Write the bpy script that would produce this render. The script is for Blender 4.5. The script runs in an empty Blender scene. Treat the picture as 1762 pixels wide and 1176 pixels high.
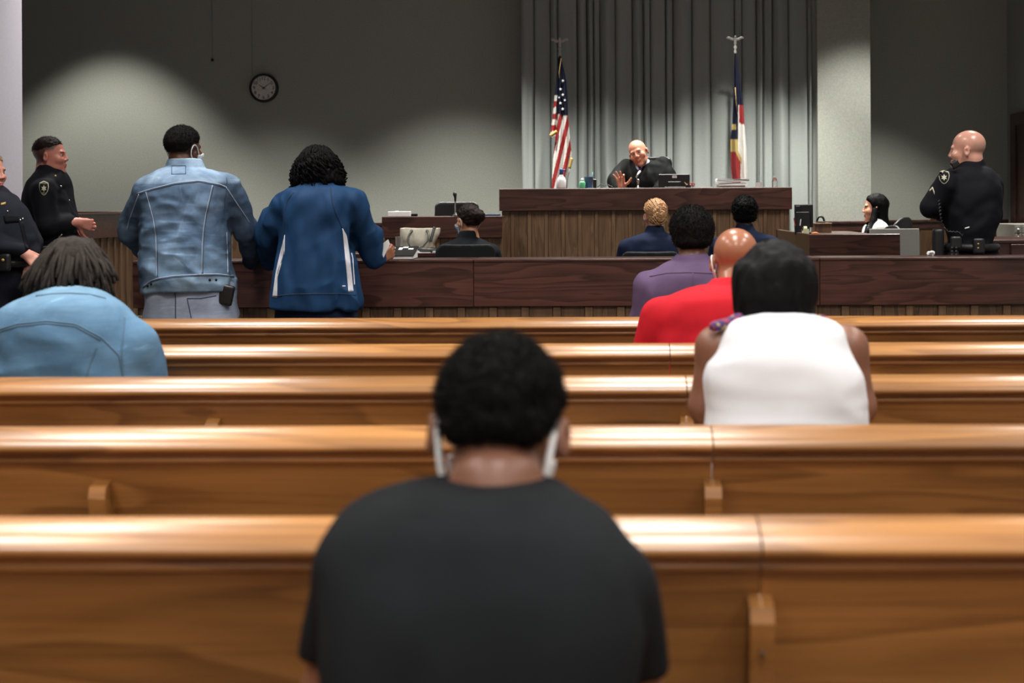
import bpy, math, random
import numpy as np
random.seed(7); np.random.seed(7)
scene = bpy.context.scene
COL = scene.collection

# ---------------------------------------------------------------- camera, world, lights, exposure
F_PX, PX0, PY0 = 2400.0, 982.0, 350.0
CAM = np.array([0.0, 0.0, 1.35]); YAW, ROLL = 0.02, 0.0056
_F = np.array([-math.sin(YAW), math.cos(YAW), 0.0])
_R0 = np.array([math.cos(YAW), math.sin(YAW), 0.0]); _U0 = np.array([0, 0, 1.0])
_R = _R0*math.cos(ROLL) - _U0*math.sin(ROLL)
_U = _U0*math.cos(ROLL) + _R0*math.sin(ROLL)
cam_d = bpy.data.cameras.new('camera'); cam = bpy.data.objects.new('camera', cam_d); COL.objects.link(cam)
from mathutils import Matrix, Vector
cam.matrix_world = Matrix(((_R[0], _U[0], -_F[0], CAM[0]), (_R[1], _U[1], -_F[1], CAM[1]), (_R[2], _U[2], -_F[2], CAM[2]), (0, 0, 0, 1)))
cam_d.sensor_width = 36; cam_d.lens = F_PX/1762*36
cam_d.shift_x = -(PX0-881)/1762; cam_d.shift_y = -(588-PY0)/1762
cam_d.clip_start = 0.05
cam_d.dof.use_dof = True; cam_d.dof.focus_distance = 8.6; cam_d.dof.aperture_fstop = 3.6
scene.camera = cam
world = bpy.data.worlds.new('world'); scene.world = world; world.use_nodes = True
world.node_tree.nodes['Background'].inputs[0].default_value = (0.5, 0.55, 0.6, 1)
world.node_tree.nodes['Background'].inputs[1].default_value = 0.02
vs = scene.view_settings
vs.view_transform = 'Standard'; vs.look = 'None'; vs.gamma = 1; vs.use_curve_mapping = False; vs.exposure = 0.0
CEIL = 3.9
def area(x, y, w, l, power, col, spread=150, z=CEIL-0.03):
    d = bpy.data.lights.new('ceiling_lamp', 'AREA'); d.shape = 'RECTANGLE'; d.size = w; d.size_y = l
    d.energy = power; d.color = col; d.spread = math.radians(spread)
    o = bpy.data.objects.new('ceiling_lamp', d); COL.objects.link(o); o.location = (x, y, z); return o
def spot(x, y, power, half, col, blend=0.35, z=CEIL-0.05):
    d = bpy.data.lights.new('downlight', 'SPOT'); d.energy = power; d.color = col; d.spot_size = math.radians(2*half)
    d.spot_blend = blend; d.shadow_soft_size = 0.06
    o = bpy.data.objects.new('downlight', d); COL.objects.link(o); o.location = (x, y, z); return o
COOL = (1.0, 0.965, 0.92); WARM = (1.0, 0.975, 0.90)
CEIL2 = 4.7                                       # higher ceiling over the well
for X in (-2.25, 0.25, 2.75):                     # recessed troffers over the gallery
    for Y in (-2.3, 0.1, 2.4, 4.7, 7.1):  # rearmost row, behind the camera, is added as unseen fill light
        area(X, Y, 0.6, 1.2, 50, COOL, 134)
for X in (-3.2, 0.2, 3.2):                        # over the well
    area(X, 10.6, 0.6, 1.2, 75, COOL, 95, CEIL2-0.03)
for X, Y, pw, half, bl in ((-5.3, 13.95, 490, 38, 0.45), (-3.5, 13.3, 850, 39, 0.8), (-1.5, 13.35, 1180, 40, 0.75), (0.1, 13.05, 760, 39, 0.6), (1.5, 13.2, 950, 38, 0.5), (2.75, 13.45, 620, 36, 0.45)):
    spot(X, Y, pw, half, WARM, bl, CEIL2-0.05)    # wall washers before the back wall

# ---------------------------------------------------------------- helpers
def P(x, y, D):
    u = (x-PX0)/F_PX; v = (y-PY0)/F_PX
    d = _F + u*_R - v*_U
    return CAM + d*(D/d[1])
def tag(o, label=None, cat=None, group=None, kind=None):
    if label: o['label'] = label
    if cat: o['category'] = cat
    if group: o['group'] = group
    if kind: o['kind'] = kind
    return o
def root(name, label, cat, loc=(0, 0, 0), group=None):
    o = bpy.data.objects.new(name, None); COL.objects.link(o); o.location = tuple(float(v) for v in loc); o.empty_display_size = 0.1
    return tag(o, label, cat, group)
def mesh(name, V, Fc, mat, parent=None, smooth=False, col=None):
    V = np.asarray(V, float)
    if parent is not None:
        off = np.array(parent.location); pp = parent.parent
        while pp is not None: off = off + np.array(pp.location); pp = pp.parent
        V = V - off
    m = bpy.data.meshes.new(name)
    if isinstance(Fc, np.ndarray):
        n = len(Fc); k = Fc.shape[1]
        m.vertices.add(len(V)); m.vertices.foreach_set('co', V.astype(np.float32).ravel())
        m.loops.add(n*k); m.loops.foreach_set('vertex_index', Fc.astype(np.int32).ravel())
        m.polygons.add(n); m.polygons.foreach_set('loop_start', (np.arange(n)*k).astype(np.int32))
        m.polygons.foreach_set('loop_total', np.full(n, k, np.int32)); m.update(calc_edges=True)
    else:
        m.from_pydata([tuple(map(float, v)) for v in V], [], [tuple(int(i) for i in f) for f in Fc]); m.update()
    if smooth: m.polygons.foreach_set('use_smooth', np.ones(len(m.polygons), bool))
    if col is not None:
        a = m.color_attributes.new('Col', 'FLOAT_COLOR', 'POINT')
        c = np.ones((len(V), 4), np.float32); c[:, :3] = col; a.data.foreach_set('color', c.ravel())
    o = bpy.data.objects.new(name, m); COL.objects.link(o)
    if mat: m.materials.append(mat)
    if parent is not None: o.parent = parent
    return o
class MB:
    def __init__(s): s.V = []; s.F = []
    def add(s, V, Fc):
        n = len(s.V); s.V += [tuple(v) for v in V]; s.F += [tuple(int(i)+n for i in f) for f in Fc]; return s
    def box(s, x0, x1, y0, y1, z0, z1, b=0.0):
        if b <= 0:
            V = [(x, y, z) for x in (x0, x1) for y in (y0, y1) for z in (z0, z1)]
            return s.add(V, [(0, 1, 3, 2), (4, 6, 7, 5), (0, 4, 5, 1), (2, 3, 7, 6), (0, 2, 6, 4), (1, 5, 7, 3)])
        V = []; idx = {}
        lo = (x0, y0, z0); hi = (x1, y1, z1)
        for i in range(8):
            sg = ((i >> 2) & 1, (i >> 1) & 1, i & 1)
            for a in range(3):
                p = []
                for c in range(3):
                    e = hi[c] if sg[c] else lo[c]
                    if c != a: e += -b if sg[c] else b
                    p.append(e)
                idx[(i, a)] = len(V); V.append(tuple(p))
        Fs = []
        q = {0: [(0, 1, 3, 2), (4, 6, 7, 5)], 1: [(0, 4, 5, 1), (2, 3, 7, 6)], 2: [(0, 2, 6, 4), (1, 5, 7, 3)]}
        for a in range(3):
            for f in q[a]: Fs.append(tuple(idx[(i, a)] for i in f))
        for a in range(3):
            bt = (2, 1, 0)[a]; o1, o2 = [c for c in range(3) if c != a]
            for i in range(8):
                if not (i >> bt) & 1:
                    j = i | (1 << bt)
                    f = (idx[(i, o1)], idx[(j, o1)], idx[(j, o2)], idx[(i, o2)])
                    cen = np.mean([V[t] for t in f], 0); mid = (np.array(lo)+hi)/2
                    nn = np.cross(np.array(V[f[1]])-V[f[0]], np.array(V[f[2]])-V[f[0]])
                    Fs.append(f if np.dot(nn, cen-mid) > 0 else f[::-1])
        for i in range(8):
            f = [idx[(i, a)] for a in range(3)]
            cen = np.mean([V[t] for t in f], 0); mid = (np.array(lo)+hi)/2
            nn = np.cross(np.array(V[f[1]])-V[f[0]], np.array(V[f[2]])-V[f[0]])
            Fs.append(tuple(f) if np.dot(nn, cen-mid) > 0 else tuple(f[::-1]))
        return s.add(V, Fs)
    def tube(s, pts, r, n=8, cap=True):
        pts = [np.array(p, float) for p in pts]; m = len(pts)
        rr = r if hasattr(r, '__len__') else [r]*m
        V = []; a = None
        for i, p in enumerate(pts):
            t = pts[min(i+1, m-1)] - pts[max(i-1, 0)]; t = t/(np.linalg.norm(t)+1e-9)
            if a is None: a = np.cross(t, (0.31, 0.2, 0.93) if abs(t[2]) < 0.9 else (1, 0.1, 0)); 
            a = a - t*np.dot(a, t); a = a/(np.linalg.norm(a)+1e-9); b = np.cross(t, a)
            for k in range(n):
                th = 2*math.pi*k/n; V.append(p + rr[i]*(a*math.cos(th)+b*math.sin(th)))
        Fs = [(i*n+k, i*n+(k+1) % n, (i+1)*n+(k+1) % n, (i+1)*n+k) for i in range(m-1) for k in range(n)]
        if cap: Fs += [tuple(range(n))[::-1], tuple((m-1)*n+k for k in range(n))]
        return s.add(V, Fs)
    def lathe(s, prof, c=(0, 0, 0), n=24, M=None):
        V = []; m = len(prof)
        for r, z in prof:
            for k in range(n):
                th = 2*math.pi*k/n; p = np.array([r*math.cos(th), r*math.sin(th), z])
                if M is not None: p = M @ p
                V.append(p + np.array(c))
        Fs = [(i*n+k, i*n+(k+1) % n, (i+1)*n+(k+1) % n, (i+1)*n+k) for i in range(m-1) for k in range(n)]
        Fs += [tuple(range(n))[::-1], tuple((m-1)*n+k for k in range(n))]
        return s.add(V, Fs)
    def prism(s, prof, x0, x1):                 # prof: (y, z) outline, extruded along x
        n = len(prof); V = [(x0, y, z) for y, z in prof] + [(x1, y, z) for y, z in prof]
        Fs = [(k, (k+1) % n, n+(k+1) % n, n+k) for k in range(n)] + [tuple(range(n))[::-1], tuple(range(n, 2*n))]
        return s.add(V, Fs)
    def build(s, name, mat, parent=None, smooth=False):
        return mesh(name, np.array(s.V), s.F, mat, parent, smooth)
def smooth_angle(o, deg=40):
    me = o.data
    me.polygons.foreach_set('use_smooth', np.ones(len(me.polygons), bool))
    me.set_sharp_from_angle(angle=math.radians(deg))
def copy_obj(o, parent, loc=None):
    c = o.copy(); COL.objects.link(c); c.parent = parent
    if loc is not None: c.location = loc
    return c

# ---------------------------------------------------------------- materials
def lin(r, g, b):
    f = lambda c: c/12.92 if c <= 0.04045 else ((c+0.055)/1.055)**2.4
    return (f(r/255), f(g/255), f(b/255))
def base_mat(name):
    m = bpy.data.materials.new(name); m.use_nodes = True
    nt = m.node_tree; bs = nt.nodes['Principled BSDF']; return m, nt, bs
def ramp(nt, stops):
    r = nt.nodes.new('ShaderNodeValToRGB'); e = r.color_ramp.elements
    while len(e) > 1: e.remove(e[0])
    e[0].position = stops[0][0]; e[0].color = (*stops[0][1], 1)
    for p, c in stops[1:]:
        x = e.new(p); x.color = (*c, 1)
    return r
def coords(nt, scale, rnd=False):
    t = nt.nodes.new('ShaderNodeTexCoord'); mp = nt.nodes.new('ShaderNodeMapping'); mp.inputs['Scale'].default_value = scale
    nt.links.new(t.outputs['Object'], mp.inputs[0])
    if rnd:
        oi = nt.nodes.new('ShaderNodeObjectInfo'); mu = nt.nodes.new('ShaderNodeMath'); mu.operation = 'MULTIPLY'; mu.inputs[1].default_value = 37.0
        nt.links.new(oi.outputs['Random'], mu.inputs[0]); nt.links.new(mu.outputs[0], mp.inputs['Location'])
    return mp
def noise(nt, src, scale, detail=4, rough=0.6, dist=0.0):
    n = nt.nodes.new('ShaderNodeTexNoise'); n.inputs['Scale'].default_value = scale; n.inputs['Detail'].default_value = detail
    n.inputs['Roughness'].default_value = rough; n.inputs['Distortion'].default_value = dist
    nt.links.new(src.outputs[0], n.inputs['Vector']); return n
def mixc(nt, a, b, fac, mode='MULTIPLY'):
    m = nt.nodes.new('ShaderNodeMix'); m.data_type = 'RGBA'; m.blend_type = mode
    for sock, v in ((m.inputs[0], fac), (m.inputs[6], a), (m.inputs[7], b)):
        if hasattr(v, 'is_linked') or hasattr(v, 'links'): nt.links.new(v, sock)
        elif isinstance(v, tuple): sock.default_value = (*v[:3], 1)
        else: sock.default_value = v
    return m.outputs[2]
def bump(nt, bs, h, strength, dist=0.01):
    b = nt.nodes.new('ShaderNodeBump'); b.inputs['Strength'].default_value = strength; b.inputs['Distance'].default_value = dist
    nt.links.new(h, b.inputs['Height']); nt.links.new(b.outputs[0], bs.inputs['Normal'])
def wood(name, dark, mid, light, axis='x', rough=0.35, coat=0.0, ring=26.0, scale=1.0, spec=0.5, contrast=0.5, rnd=True, bandw=0.35):
    """flat-sawn timber: growth-ring contours of a stretched noise field, plus fine pores and a slow tone drift"""
    m, nt, bs = base_mat(name)
    sw = lambda l, c: tuple(v*scale for v in ((l, c, c) if axis == 'x' else (c, c, l)))
    mp = coords(nt, sw(0.55, 4.2), rnd)
    n1 = noise(nt, mp, 1.0, 3, 0.45, 0.5)
    mu = nt.nodes.new('ShaderNodeMath'); mu.operation = 'MULTIPLY'; mu.inputs[1].default_value = ring; nt.links.new(n1.outputs['Fac'], mu.inputs[0])
    fr = nt.nodes.new('ShaderNodeMath'); fr.operation = 'FRACT'; nt.links.new(mu.outputs[0], fr.inputs[0])
    mp2 = coords(nt, sw(2.2, 70), rnd); n2 = noise(nt, mp2, 1.0, 4, 0.7)
    mp3 = coords(nt, sw(0.7, 2.5), rnd); n3 = noise(nt, mp3, 1.0, 2, 0.5)
    r1 = ramp(nt, [(0.0, dark), (bandw*0.6, tuple((x+y)/2 for x, y in zip(dark, mid))), (bandw, mid), (0.9, light), (1.0, dark)]); nt.links.new(fr.outputs[0], r1.inputs[0])
    r2 = ramp(nt, [(0.3, dark), (0.48, mid), (0.72, light)]); nt.links.new(n2.outputs['Fac'], r2.inputs[0])
    c = mixc(nt, r1.outputs[0], r2.outputs[0], contrast, 'MIX')
    r3 = ramp(nt, [(0.25, (0.76, 0.76, 0.76)), (0.75, (1.22, 1.20, 1.17))]); nt.links.new(n3.outputs['Fac'], r3.inputs[0])
    c = mixc(nt, c, r3.outputs[0], 1.0)
    nt.links.new(c, bs.inputs['Base Color'])
    bs.inputs['Roughness'].default_value = rough; bs.inputs['Coat Weight'].default_value = coat; bs.inputs['Coat Roughness'].default_value = 0.22
    bs.inputs['Specular IOR Level'].default_value = spec
    bump(nt, bs, n2.outputs['Fac'], 0.10, 0.003)
    return m
def plain(name, col, rough=0.5, metal=0.0, spec=0.5, var=0.12, nscale=30.0, bmp=0.0, bscale=400.0, alpha=None, trans=0.0, sheen=0.0):
    m, nt, bs = base_mat(name)
    mp = coords(nt, (1, 1, 1)); n = noise(nt, mp, nscale, 3)
    r = ramp(nt, [(0.3, tuple(c*(1-var) for c in col)), (0.7, tuple(min(1, c*(1+var)) for c in col))]); nt.links.new(n.outputs['Fac'], r.inputs[0])
    nt.links.new(r.outputs[0], bs.inputs['Base Color'])
    bs.inputs['Roughness'].default_value = rough; bs.inputs['Metallic'].default_value = metal; bs.inputs['Specular IOR Level'].default_value = spec
    bs.inputs['Transmission Weight'].default_value = trans; bs.inputs['Sheen Weight'].default_value = sheen
    if bmp > 0:
        n2 = noise(nt, mp, bscale, 2); bump(nt, bs, n2.outputs['Fac'], bmp, 0.003)
    return m
def vcol(name, rough=0.6, spec=0.3, sss=0.0, bmp=0.0, bscale=300.0, var=0.1, nscale=12.0, sheen=0.0, stretch=(1, 1, 1)):
    m, nt, bs = base_mat(name)
    at = nt.nodes.new('ShaderNodeAttribute'); at.attribute_name = 'Col'
    mp = coords(nt, stretch); n = noise(nt, mp, nscale, 4)
    r = ramp(nt, [(0.25, (1-var,)*3), (0.75, (1+var,)*3)]); nt.links.new(n.outputs['Fac'], r.inputs[0])
    c = mixc(nt, at.outputs['Color'], r.outputs[0], 1.0)
    nt.links.new(c, bs.inputs['Base Color'])
    bs.inputs['Roughness'].default_value = rough; bs.inputs['Specular IOR Level'].default_value = spec
    bs.inputs['Subsurface Weight'].default_value = sss; bs.inputs['Subsurface Radius'].default_value = (0.01, 0.004, 0.002); bs.inputs['Subsurface Scale'].default_value = 0.6
    bs.inputs['Sheen Weight'].default_value = sheen
    if bmp > 0:
        n2 = noise(nt, mp, bscale, 3); bump(nt, bs, n2.outputs['Fac'], bmp, 0.003)
    return m
M_OAK = wood('varnished_oak', (0.155, 0.062, 0.014), (0.315, 0.136, 0.034), (0.41, 0.19, 0.053), 'x', 0.34, 0.45, ring=9, contrast=0.5)
M_DARK = wood('dark_mahogany', (0.020, 0.0075, 0.0055), (0.056, 0.0215, 0.0160), (0.096, 0.037, 0.027), 'x', 0.32, 0.2, ring=10, contrast=0.4, scale=1.2)
M_PLANK = wood('brown_oak_plank', (0.045, 0.023, 0.011), (0.115, 0.061, 0.030), (0.18, 0.10, 0.052), 'z', 0.5, 0.0, ring=7, scale=2.0, contrast=0.55)
M_BATTEN = wood('brown_oak_batten', (0.075, 0.038, 0.018), (0.14, 0.076, 0.038), (0.19, 0.11, 0.056), 'z', 0.5, 0.0, ring=6, scale=2.0, contrast=0.6)
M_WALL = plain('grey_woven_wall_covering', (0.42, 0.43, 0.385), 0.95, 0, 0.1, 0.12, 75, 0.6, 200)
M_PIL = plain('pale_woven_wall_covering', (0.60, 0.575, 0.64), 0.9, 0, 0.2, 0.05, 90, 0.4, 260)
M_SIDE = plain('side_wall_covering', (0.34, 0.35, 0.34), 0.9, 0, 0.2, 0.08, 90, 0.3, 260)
M_CEIL = plain('ceiling_tile_white', (0.40, 0.40, 0.39), 0.9, 0, 0.2, 0.04, 30)
M_CARPET = plain('dark_carpet', (0.075, 0.075, 0.08), 0.95, 0, 0.1, 0.3, 120, 0.6, 300)
M_CURT = plain('grey_curtain_cloth', (0.37, 0.40, 0.385), 0.9, 0, 0.1, 0.08, 120, 0.3, 500)
M_BLACK = plain('black_plastic', (0.012, 0.012, 0.013), 0.4, 0, 0.5, 0.2)
M_LEATHER = plain('black_leather', (0.013, 0.013, 0.014), 0.38, 0, 0.5, 0.25, 60, 0.4, 200)
M_MESHB = plain('black_mesh_fabric', (0.010, 0.011, 0.012), 0.7, 0, 0.3, 0.3, 200)
M_CHROME = plain('chrome', (0.75, 0.75, 0.74), 0.18, 1.0, 0.5, 0.03)
M_STEEL = plain('brushed_steel', (0.62, 0.61, 0.59), 0.32, 0.8, 0.5, 0.1)
M_EAGLE = plain('pale_metal', (0.55, 0.54, 0.50), 0.35, 0.3, 0.6, 0.05)
M_GOLD = plain('gold_fringe', (0.45, 0.29, 0.09), 0.5, 0.2, 0.5, 0.25, 200)
M_WHITE = plain('white_paper', (0.78, 0.78, 0.77), 0.7, 0, 0.3, 0.03)
M_WPLAST = plain('white_plastic', (0.76, 0.77, 0.76), 0.4, 0, 0.5, 0.03)
M_GREYPANEL = plain('light_grey_panel', (0.30, 0.30, 0.27), 0.75, 0, 0.2, 0.06, 80)
M_STRAP = plain('white_elastic', (0.80, 0.80, 0.80), 0.7, 0, 0.2, 0.03)
# ---------------------------------------------------------------- the room
def struct(mb, name, mat, parent=None):
    o = mb.build(name, mat, parent)
    if parent is None: o['kind'] = 'structure'
    return o
YB = 15.2                                        # back wall
XR = P(1734, 350, YB)[0]
struct(MB().box(-8.2, XR+0.3, -3.2, YB+0.3, -0.2, 0.0), 'floor', M_CARPET)
struct(MB().box(-8.2, XR+0.3, -3.2, 8.9, CEIL, CEIL2+0.2), 'ceiling', M_CEIL)
struct(MB().box(-8.2, XR+0.3, 8.9, YB+0.3, CEIL2, CEIL2+0.2), 'ceiling_well', M_CEIL)
struct(MB().box(-8.2, XR+0.3, YB, YB+0.2, 0.0, CEIL2), 'wall_back', M_WALL)
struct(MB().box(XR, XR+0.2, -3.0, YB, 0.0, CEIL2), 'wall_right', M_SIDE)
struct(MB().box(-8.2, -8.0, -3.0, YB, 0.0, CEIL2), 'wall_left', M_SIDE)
struct(MB().box(-8.2, XR+0.3, -3.2, -3.0, 0.0, CEIL), 'wall_rear', M_SIDE)
px = P(39, 300, 9.9)[0]
struct(MB().box(px-1.2, px, 8.9, 9.9, 0.0, CEIL2), 'column_left', M_PIL)
xa, xb = P(1407, 200, 14.62)[0], P(1498, 200, 14.62)[0]
struct(MB().box(xa, xb, 14.62, YB, 0.0, CEIL2), 'column_right', M_WALL)
# wainscot of the back wall: chair rail and plain panels
zc = P(1030, 381.5, YB)[2]
def wainscot(x0, x1, yf, n):
    mb = MB().box(x0, x1, yf-0.035, yf, zc-0.03, zc, 0.006).box(x0, x1, yf-0.022, yf, zc-0.10, zc-0.03)
    t = struct(mb, 'trim_1', M_DARK)
    w = (x1-x0)/n
    pn = None
    for i in range(n):
        m = MB().box(x0+i*w+0.003, x0+(i+1)*w-0.003, yf-0.016, yf, 0.0, zc-0.10, 0.004).build('panel', M_PLANK, t)
wainscot(-7.9, P(898, 350, YB)[0], YB, 40)
wainscot(xb, XR, YB, 10)
wainscot(xa, xb, 14.62, 4)
# door in the right-hand wall, close to the corner
zd = P(1737, 197, 15.0)[2]
mb = MB().box(XR-0.03, XR, 14.82, 15.0, 0, zd).box(XR-0.03, XR, 13.7, 13.85, 0, zd).box(XR-0.03, XR, 13.85, 14.82, zd-0.13, zd)
door = struct(mb, 'door_1', M_DARK)
MB().box(XR-0.012, XR, 13.85, 14.82, 0, zd-0.13).build('door_leaf', M_DARK, door)
for a, b in ((0.15, 0.9), (1.05, zd-0.35)):
    for c, d in ((13.93, 14.28), (14.39, 14.74)):
        MB().box(XR-0.022, XR-0.012, c, d, a, b, 0.004).build('door_panel', M_DARK, door)
# raised floor behind the judge's bench
struct(MB().box(-0.75, 1.66, 12.35, 14.55, 0.0, 0.60), 'floor_platform', M_CARPET)

# ---------------------------------------------------------------- curtain
def make_curtain():
    r = root('curtain', 'grey pleated floor-length curtain hanging behind the judge', 'curtain', (P(1150, 300, 14.8)[0], 14.85, 0.605))
    x0, x1 = P(897, 200, 14.8)[0], P(1403, 200, 14.8)[0]
    rng = np.random.RandomState(3)
    xs = [x0]
    while xs[-1] < x1:
        xs.append(xs[-1] + rng.choice([0.07, 0.12, 0.16, 0.19, 0.22])*rng.uniform(0.85, 1.15))
    xs = np.array(xs); xs = x0 + (xs-x0)*(x1-x0)/(xs[-1]-x0)
    pts = []
    for i in range(len(xs)-1):
        w = xs[i+1]-xs[i]; a = rng.uniform(0.075, 0.12); sk = rng.uniform(-0.3, 0.3); ex = rng.uniform(0.2, 0.5); b = rng.uniform(0, 0.3)
        for t in (0, 0.012, 0.03, 0.06, 0.11, 0.19, 0.3, 0.4, 0.5, 0.6, 0.7, 0.81, 0.89, 0.94, 0.97, 0.988):
            prof = abs(math.sin(math.pi*t))**ex
            d = a*prof*(1+sk*math.cos(2*math.pi*t)) - b*0.05*abs(math.sin(2*math.pi*t+0.4))
            pts.append((xs[i]+w*t, -d, i, t))
    pts.append((xs[-1], 0, len(xs)-1, 0))
    pts = np.array(pts); zs = np.linspace(0.61, CEIL2-0.02, 28)
    V = []; n = len(pts)
    ph = rng.uniform(0, 6, len(xs)+1)
    for back in (0, 1):
        for z in zs:
            sway = 0.012*np.sin(z*1.3+ph[pts[:, 2].astype(int)])*np.sin(np.pi*pts[:, 3])
            dep = 1 + 0.15*np.sin(z*0.9+ph[pts[:, 2].astype(int)])
            V.append(np.stack([pts[:, 0]+sway, 14.86+pts[:, 1]*dep+back*0.004, np.full(n, z)], 1))
    V = np.concatenate(V); m = len(zs); Fs = []
    for i in range(m-1):
        for k in range(n-1):
            Fs.append((i*n+k, i*n+k+1, (i+1)*n+k+1, (i+1)*n+k)); o = m*n
            Fs.append((o+i*n+k+1, o+i*n+k, o+(i+1)*n+k, o+(i+1)*n+k+1))
    mesh('cloth', V, Fs, M_CURT, r, True)
    MB().tube([(x0-0.05, 14.9, CEIL2-0.06), (x1+0.02, 14.9, CEIL2-0.06)], 0.015).build('curtain_rail', M_STEEL, r)
make_curtain()

# ---------------------------------------------------------------- pews
PEW_D = [1.33, 2.235, 3.145, 4.05, 4.975, 6.12]
PEW_LAB = ['oak pew that the man in the black T-shirt sits on', 'oak pew directly in front of the man in the black T-shirt, closest whole pew',
           'oak pew the woman in the white sleeveless top leans against', 'oak pew the person in the denim shirt with locs leans against',
           'oak pew the bald man in the red polo shirt leans against', 'oak pew farthest forward, just behind the dark rail']
PZ = 0.85
cap = [(0.0, -0.055), (0.0, -0.006), (-0.004, -0.001), (-0.012, 0.0015), (-0.03, 0.0015), (-0.05, -0.0015), (-0.07, -0.008), (-0.085, -0.015), (-0.097, -0.024), (-0.103, -0.033),
       (-0.102, -0.041), (-0.094, -0.047), (-0.083, -0.050), (-0.079, -0.056), (-0.082, -0.0605), (-0.082, -0.067), (-0.077, -0.071), (-0.06, -0.074)]
JX = 0.247
def _cr(p, k=4):
    p = [np.array(q, float) for q in p]; out = []
    for i in range(len(p)-1):
        a, b, c, d = p[max(i-1, 0)], p[i], p[i+1], p[min(i+2, len(p)-1)]
        for t in np.linspace(0, 1, k, endpoint=False): out.append(tuple(0.5*((2*b)+(c-a)*t+(2*a-5*b+4*c-d)*t*t+(3*b-a-3*c+d)*t**3)))
    return out+[tuple(p[-1])]
cap = cap[:2]+_cr(cap[2:12])+_cr(cap[12:], 3)
def pew(i):
    D = PEW_D[i]; x0, x1 = -3.15, 2.85
    r = root('pew', PEW_LAB[i], 'pew', (JX, D, 0), 'oak pews in the gallery')
    for a, b in ((x0, JX-0.0015), (JX+0.0015, x1)):
        o = MB().prism([(D+y, PZ+z) for y, z in cap][::-1], a, b).build('top_cap', M_OAK, r); smooth_angle(o, 30)
        MB().prism([(D-0.072, PZ-0.06), (D-0.048, PZ-0.06), (D+0.075, 0.30), (D+0.051, 0.30)], a, b).build('back_panel', M_OAK, r)
        MB().prism([(D+0.03, 0.415), (D+0.03, 0.45), (D+0.40, 0.465), (D+0.43, 0.455), (D+0.43, 0.43), (D+0.40, 0.42)][::-1], a, b).build('seat', M_OAK, r)
    for k in range(-2, 3):
        X = JX + 1.355*k
        if X < x0 or X > x1: continue
        pr = [(D-0.10, 0.705), (D-0.092, 0.728), (D-0.055, 0.74), (D-0.042, 0.69), (D+0.06, 0.30), (D+0.40, 0.40), (D+0.40, 0.0), (D-0.02, 0.0), (D-0.02, 0.30)]
        MB().prism(pr[::-1], X-0.0185, X+0.0185).build('support_post', M_OAK, r)
        MB().lathe([(0.005, 0), (0.005, 0.004), (0.001, 0.005)], (X, D-0.0995+0.014*0.3, 0.66), 10, np.array([[1, 0, 0], [0, 0, -1], [0, 1, 0]])).build('screw', M_PLANK, r)
    for s in (x0, x1):
        pr = [(D-0.09, PZ+0.02), (D+0.02, PZ+0.02), (D+0.10, 0.60), (D+0.44, 0.56), (D+0.44, 0.0), (D-0.06, 0.0)]
        MB().prism(pr[::-1], s-0.03 if s < 0 else s, s if s < 0 else s+0.03).build('pew_end', M_OAK, r)
for i in range(6): pew(i)

# ---------------------------------------------------------------- dark rail between gallery and well
def planks(parent, x0, x1, y, z0, z1, pitch, bw, phase=0.0, proud=0.010):
    x = x0 + phase*pitch - pitch
    protoP = protoB = None
    while x < x1:
        a, b = max(x, x0), min(x+pitch-bw, x1)
        if b-a > 0.01: MB().box(a+0.001, b-0.001, y, y+0.018, z0, z1, 0.002).build('plank', M_PLANK, parent)
        c, d = max(x+pitch-bw, x0), min(x+pitch, x1)
        if d-c > 0.008: MB().box(c, d, y-proud, y+0.018, z0, z1, 0.004).build('batten', M_BATTEN, parent)
        x += pitch
YR = 8.1
rail_t = P(1030, 449.0, YR)[2]; rail_b = P(1030, 527.5, YR)[2]
xl, xr_ = P(228, 456, YR)[0], XR-1.35
def make_rail():
    r = root('courtroom_rail', 'long dark wooden rail with plank front dividing the gallery from the court', 'rail', (0, YR+0.12, 0))
    js = [xl, P(815, 480, YR)[0], P(1405, 480, YR)[0]+0.02, xr_]
    for a, b in zip(js[:-1], js[1:]):
        MB().box(a, b-0.002, YR, YR+0.03, rail_b, rail_t-0.004, 0.003).build('fascia_board', M_DARK, r)
        MB().box(a, b-0.001, YR-0.004, YR+0.30, rail_t-0.006, rail_t+0.012, 0.004).build('rail_cap', M_DARK, r)
    planks(r, xl+0.02, xr_-0.01, YR+0.022, 0.0, rail_b, 0.186, 0.047, 0.35)
    MB().box(xl+0.03, xr_-0.02, YR+0.045, YR+0.27, 0.0, rail_t-0.01).build('rail_core', M_PLANK, r)
make_rail()
def text_mesh(s, size, depth=0.001):
    c = bpy.data.curves.new('t', 'FONT'); c.body = s; c.size = size; c.extrude = depth; c.align_x = 'CENTER'; c.align_y = 'CENTER'
    c.resolution_u = 3
    o = bpy.data.objects.new('t', c); COL.objects.link(o)
    dg = bpy.context.evaluated_depsgraph_get(); m = bpy.data.meshes.new_from_object(o.evaluated_get(dg))
    V = np.array([v.co[:] for v in m.vertices]); Fs = [tuple(p.vertices) for p in m.polygons]
    bpy.data.objects.remove(o); bpy.data.curves.remove(c); bpy.data.meshes.remove(m)
    return V, Fs
def text_on(s, size, org, ex, ez, mat, parent, name='lettering'):
    V, Fs = text_mesh(s, size); ex = np.array(ex, float); ez = np.array(ez, float); ny = np.cross(ex, ez)
    W = np.array(org) + V[:, :1]*ex + V[:, 1:2]*ez + V[:, 2:3]*ny
    return mesh(name, W, Fs, mat, parent)
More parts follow.
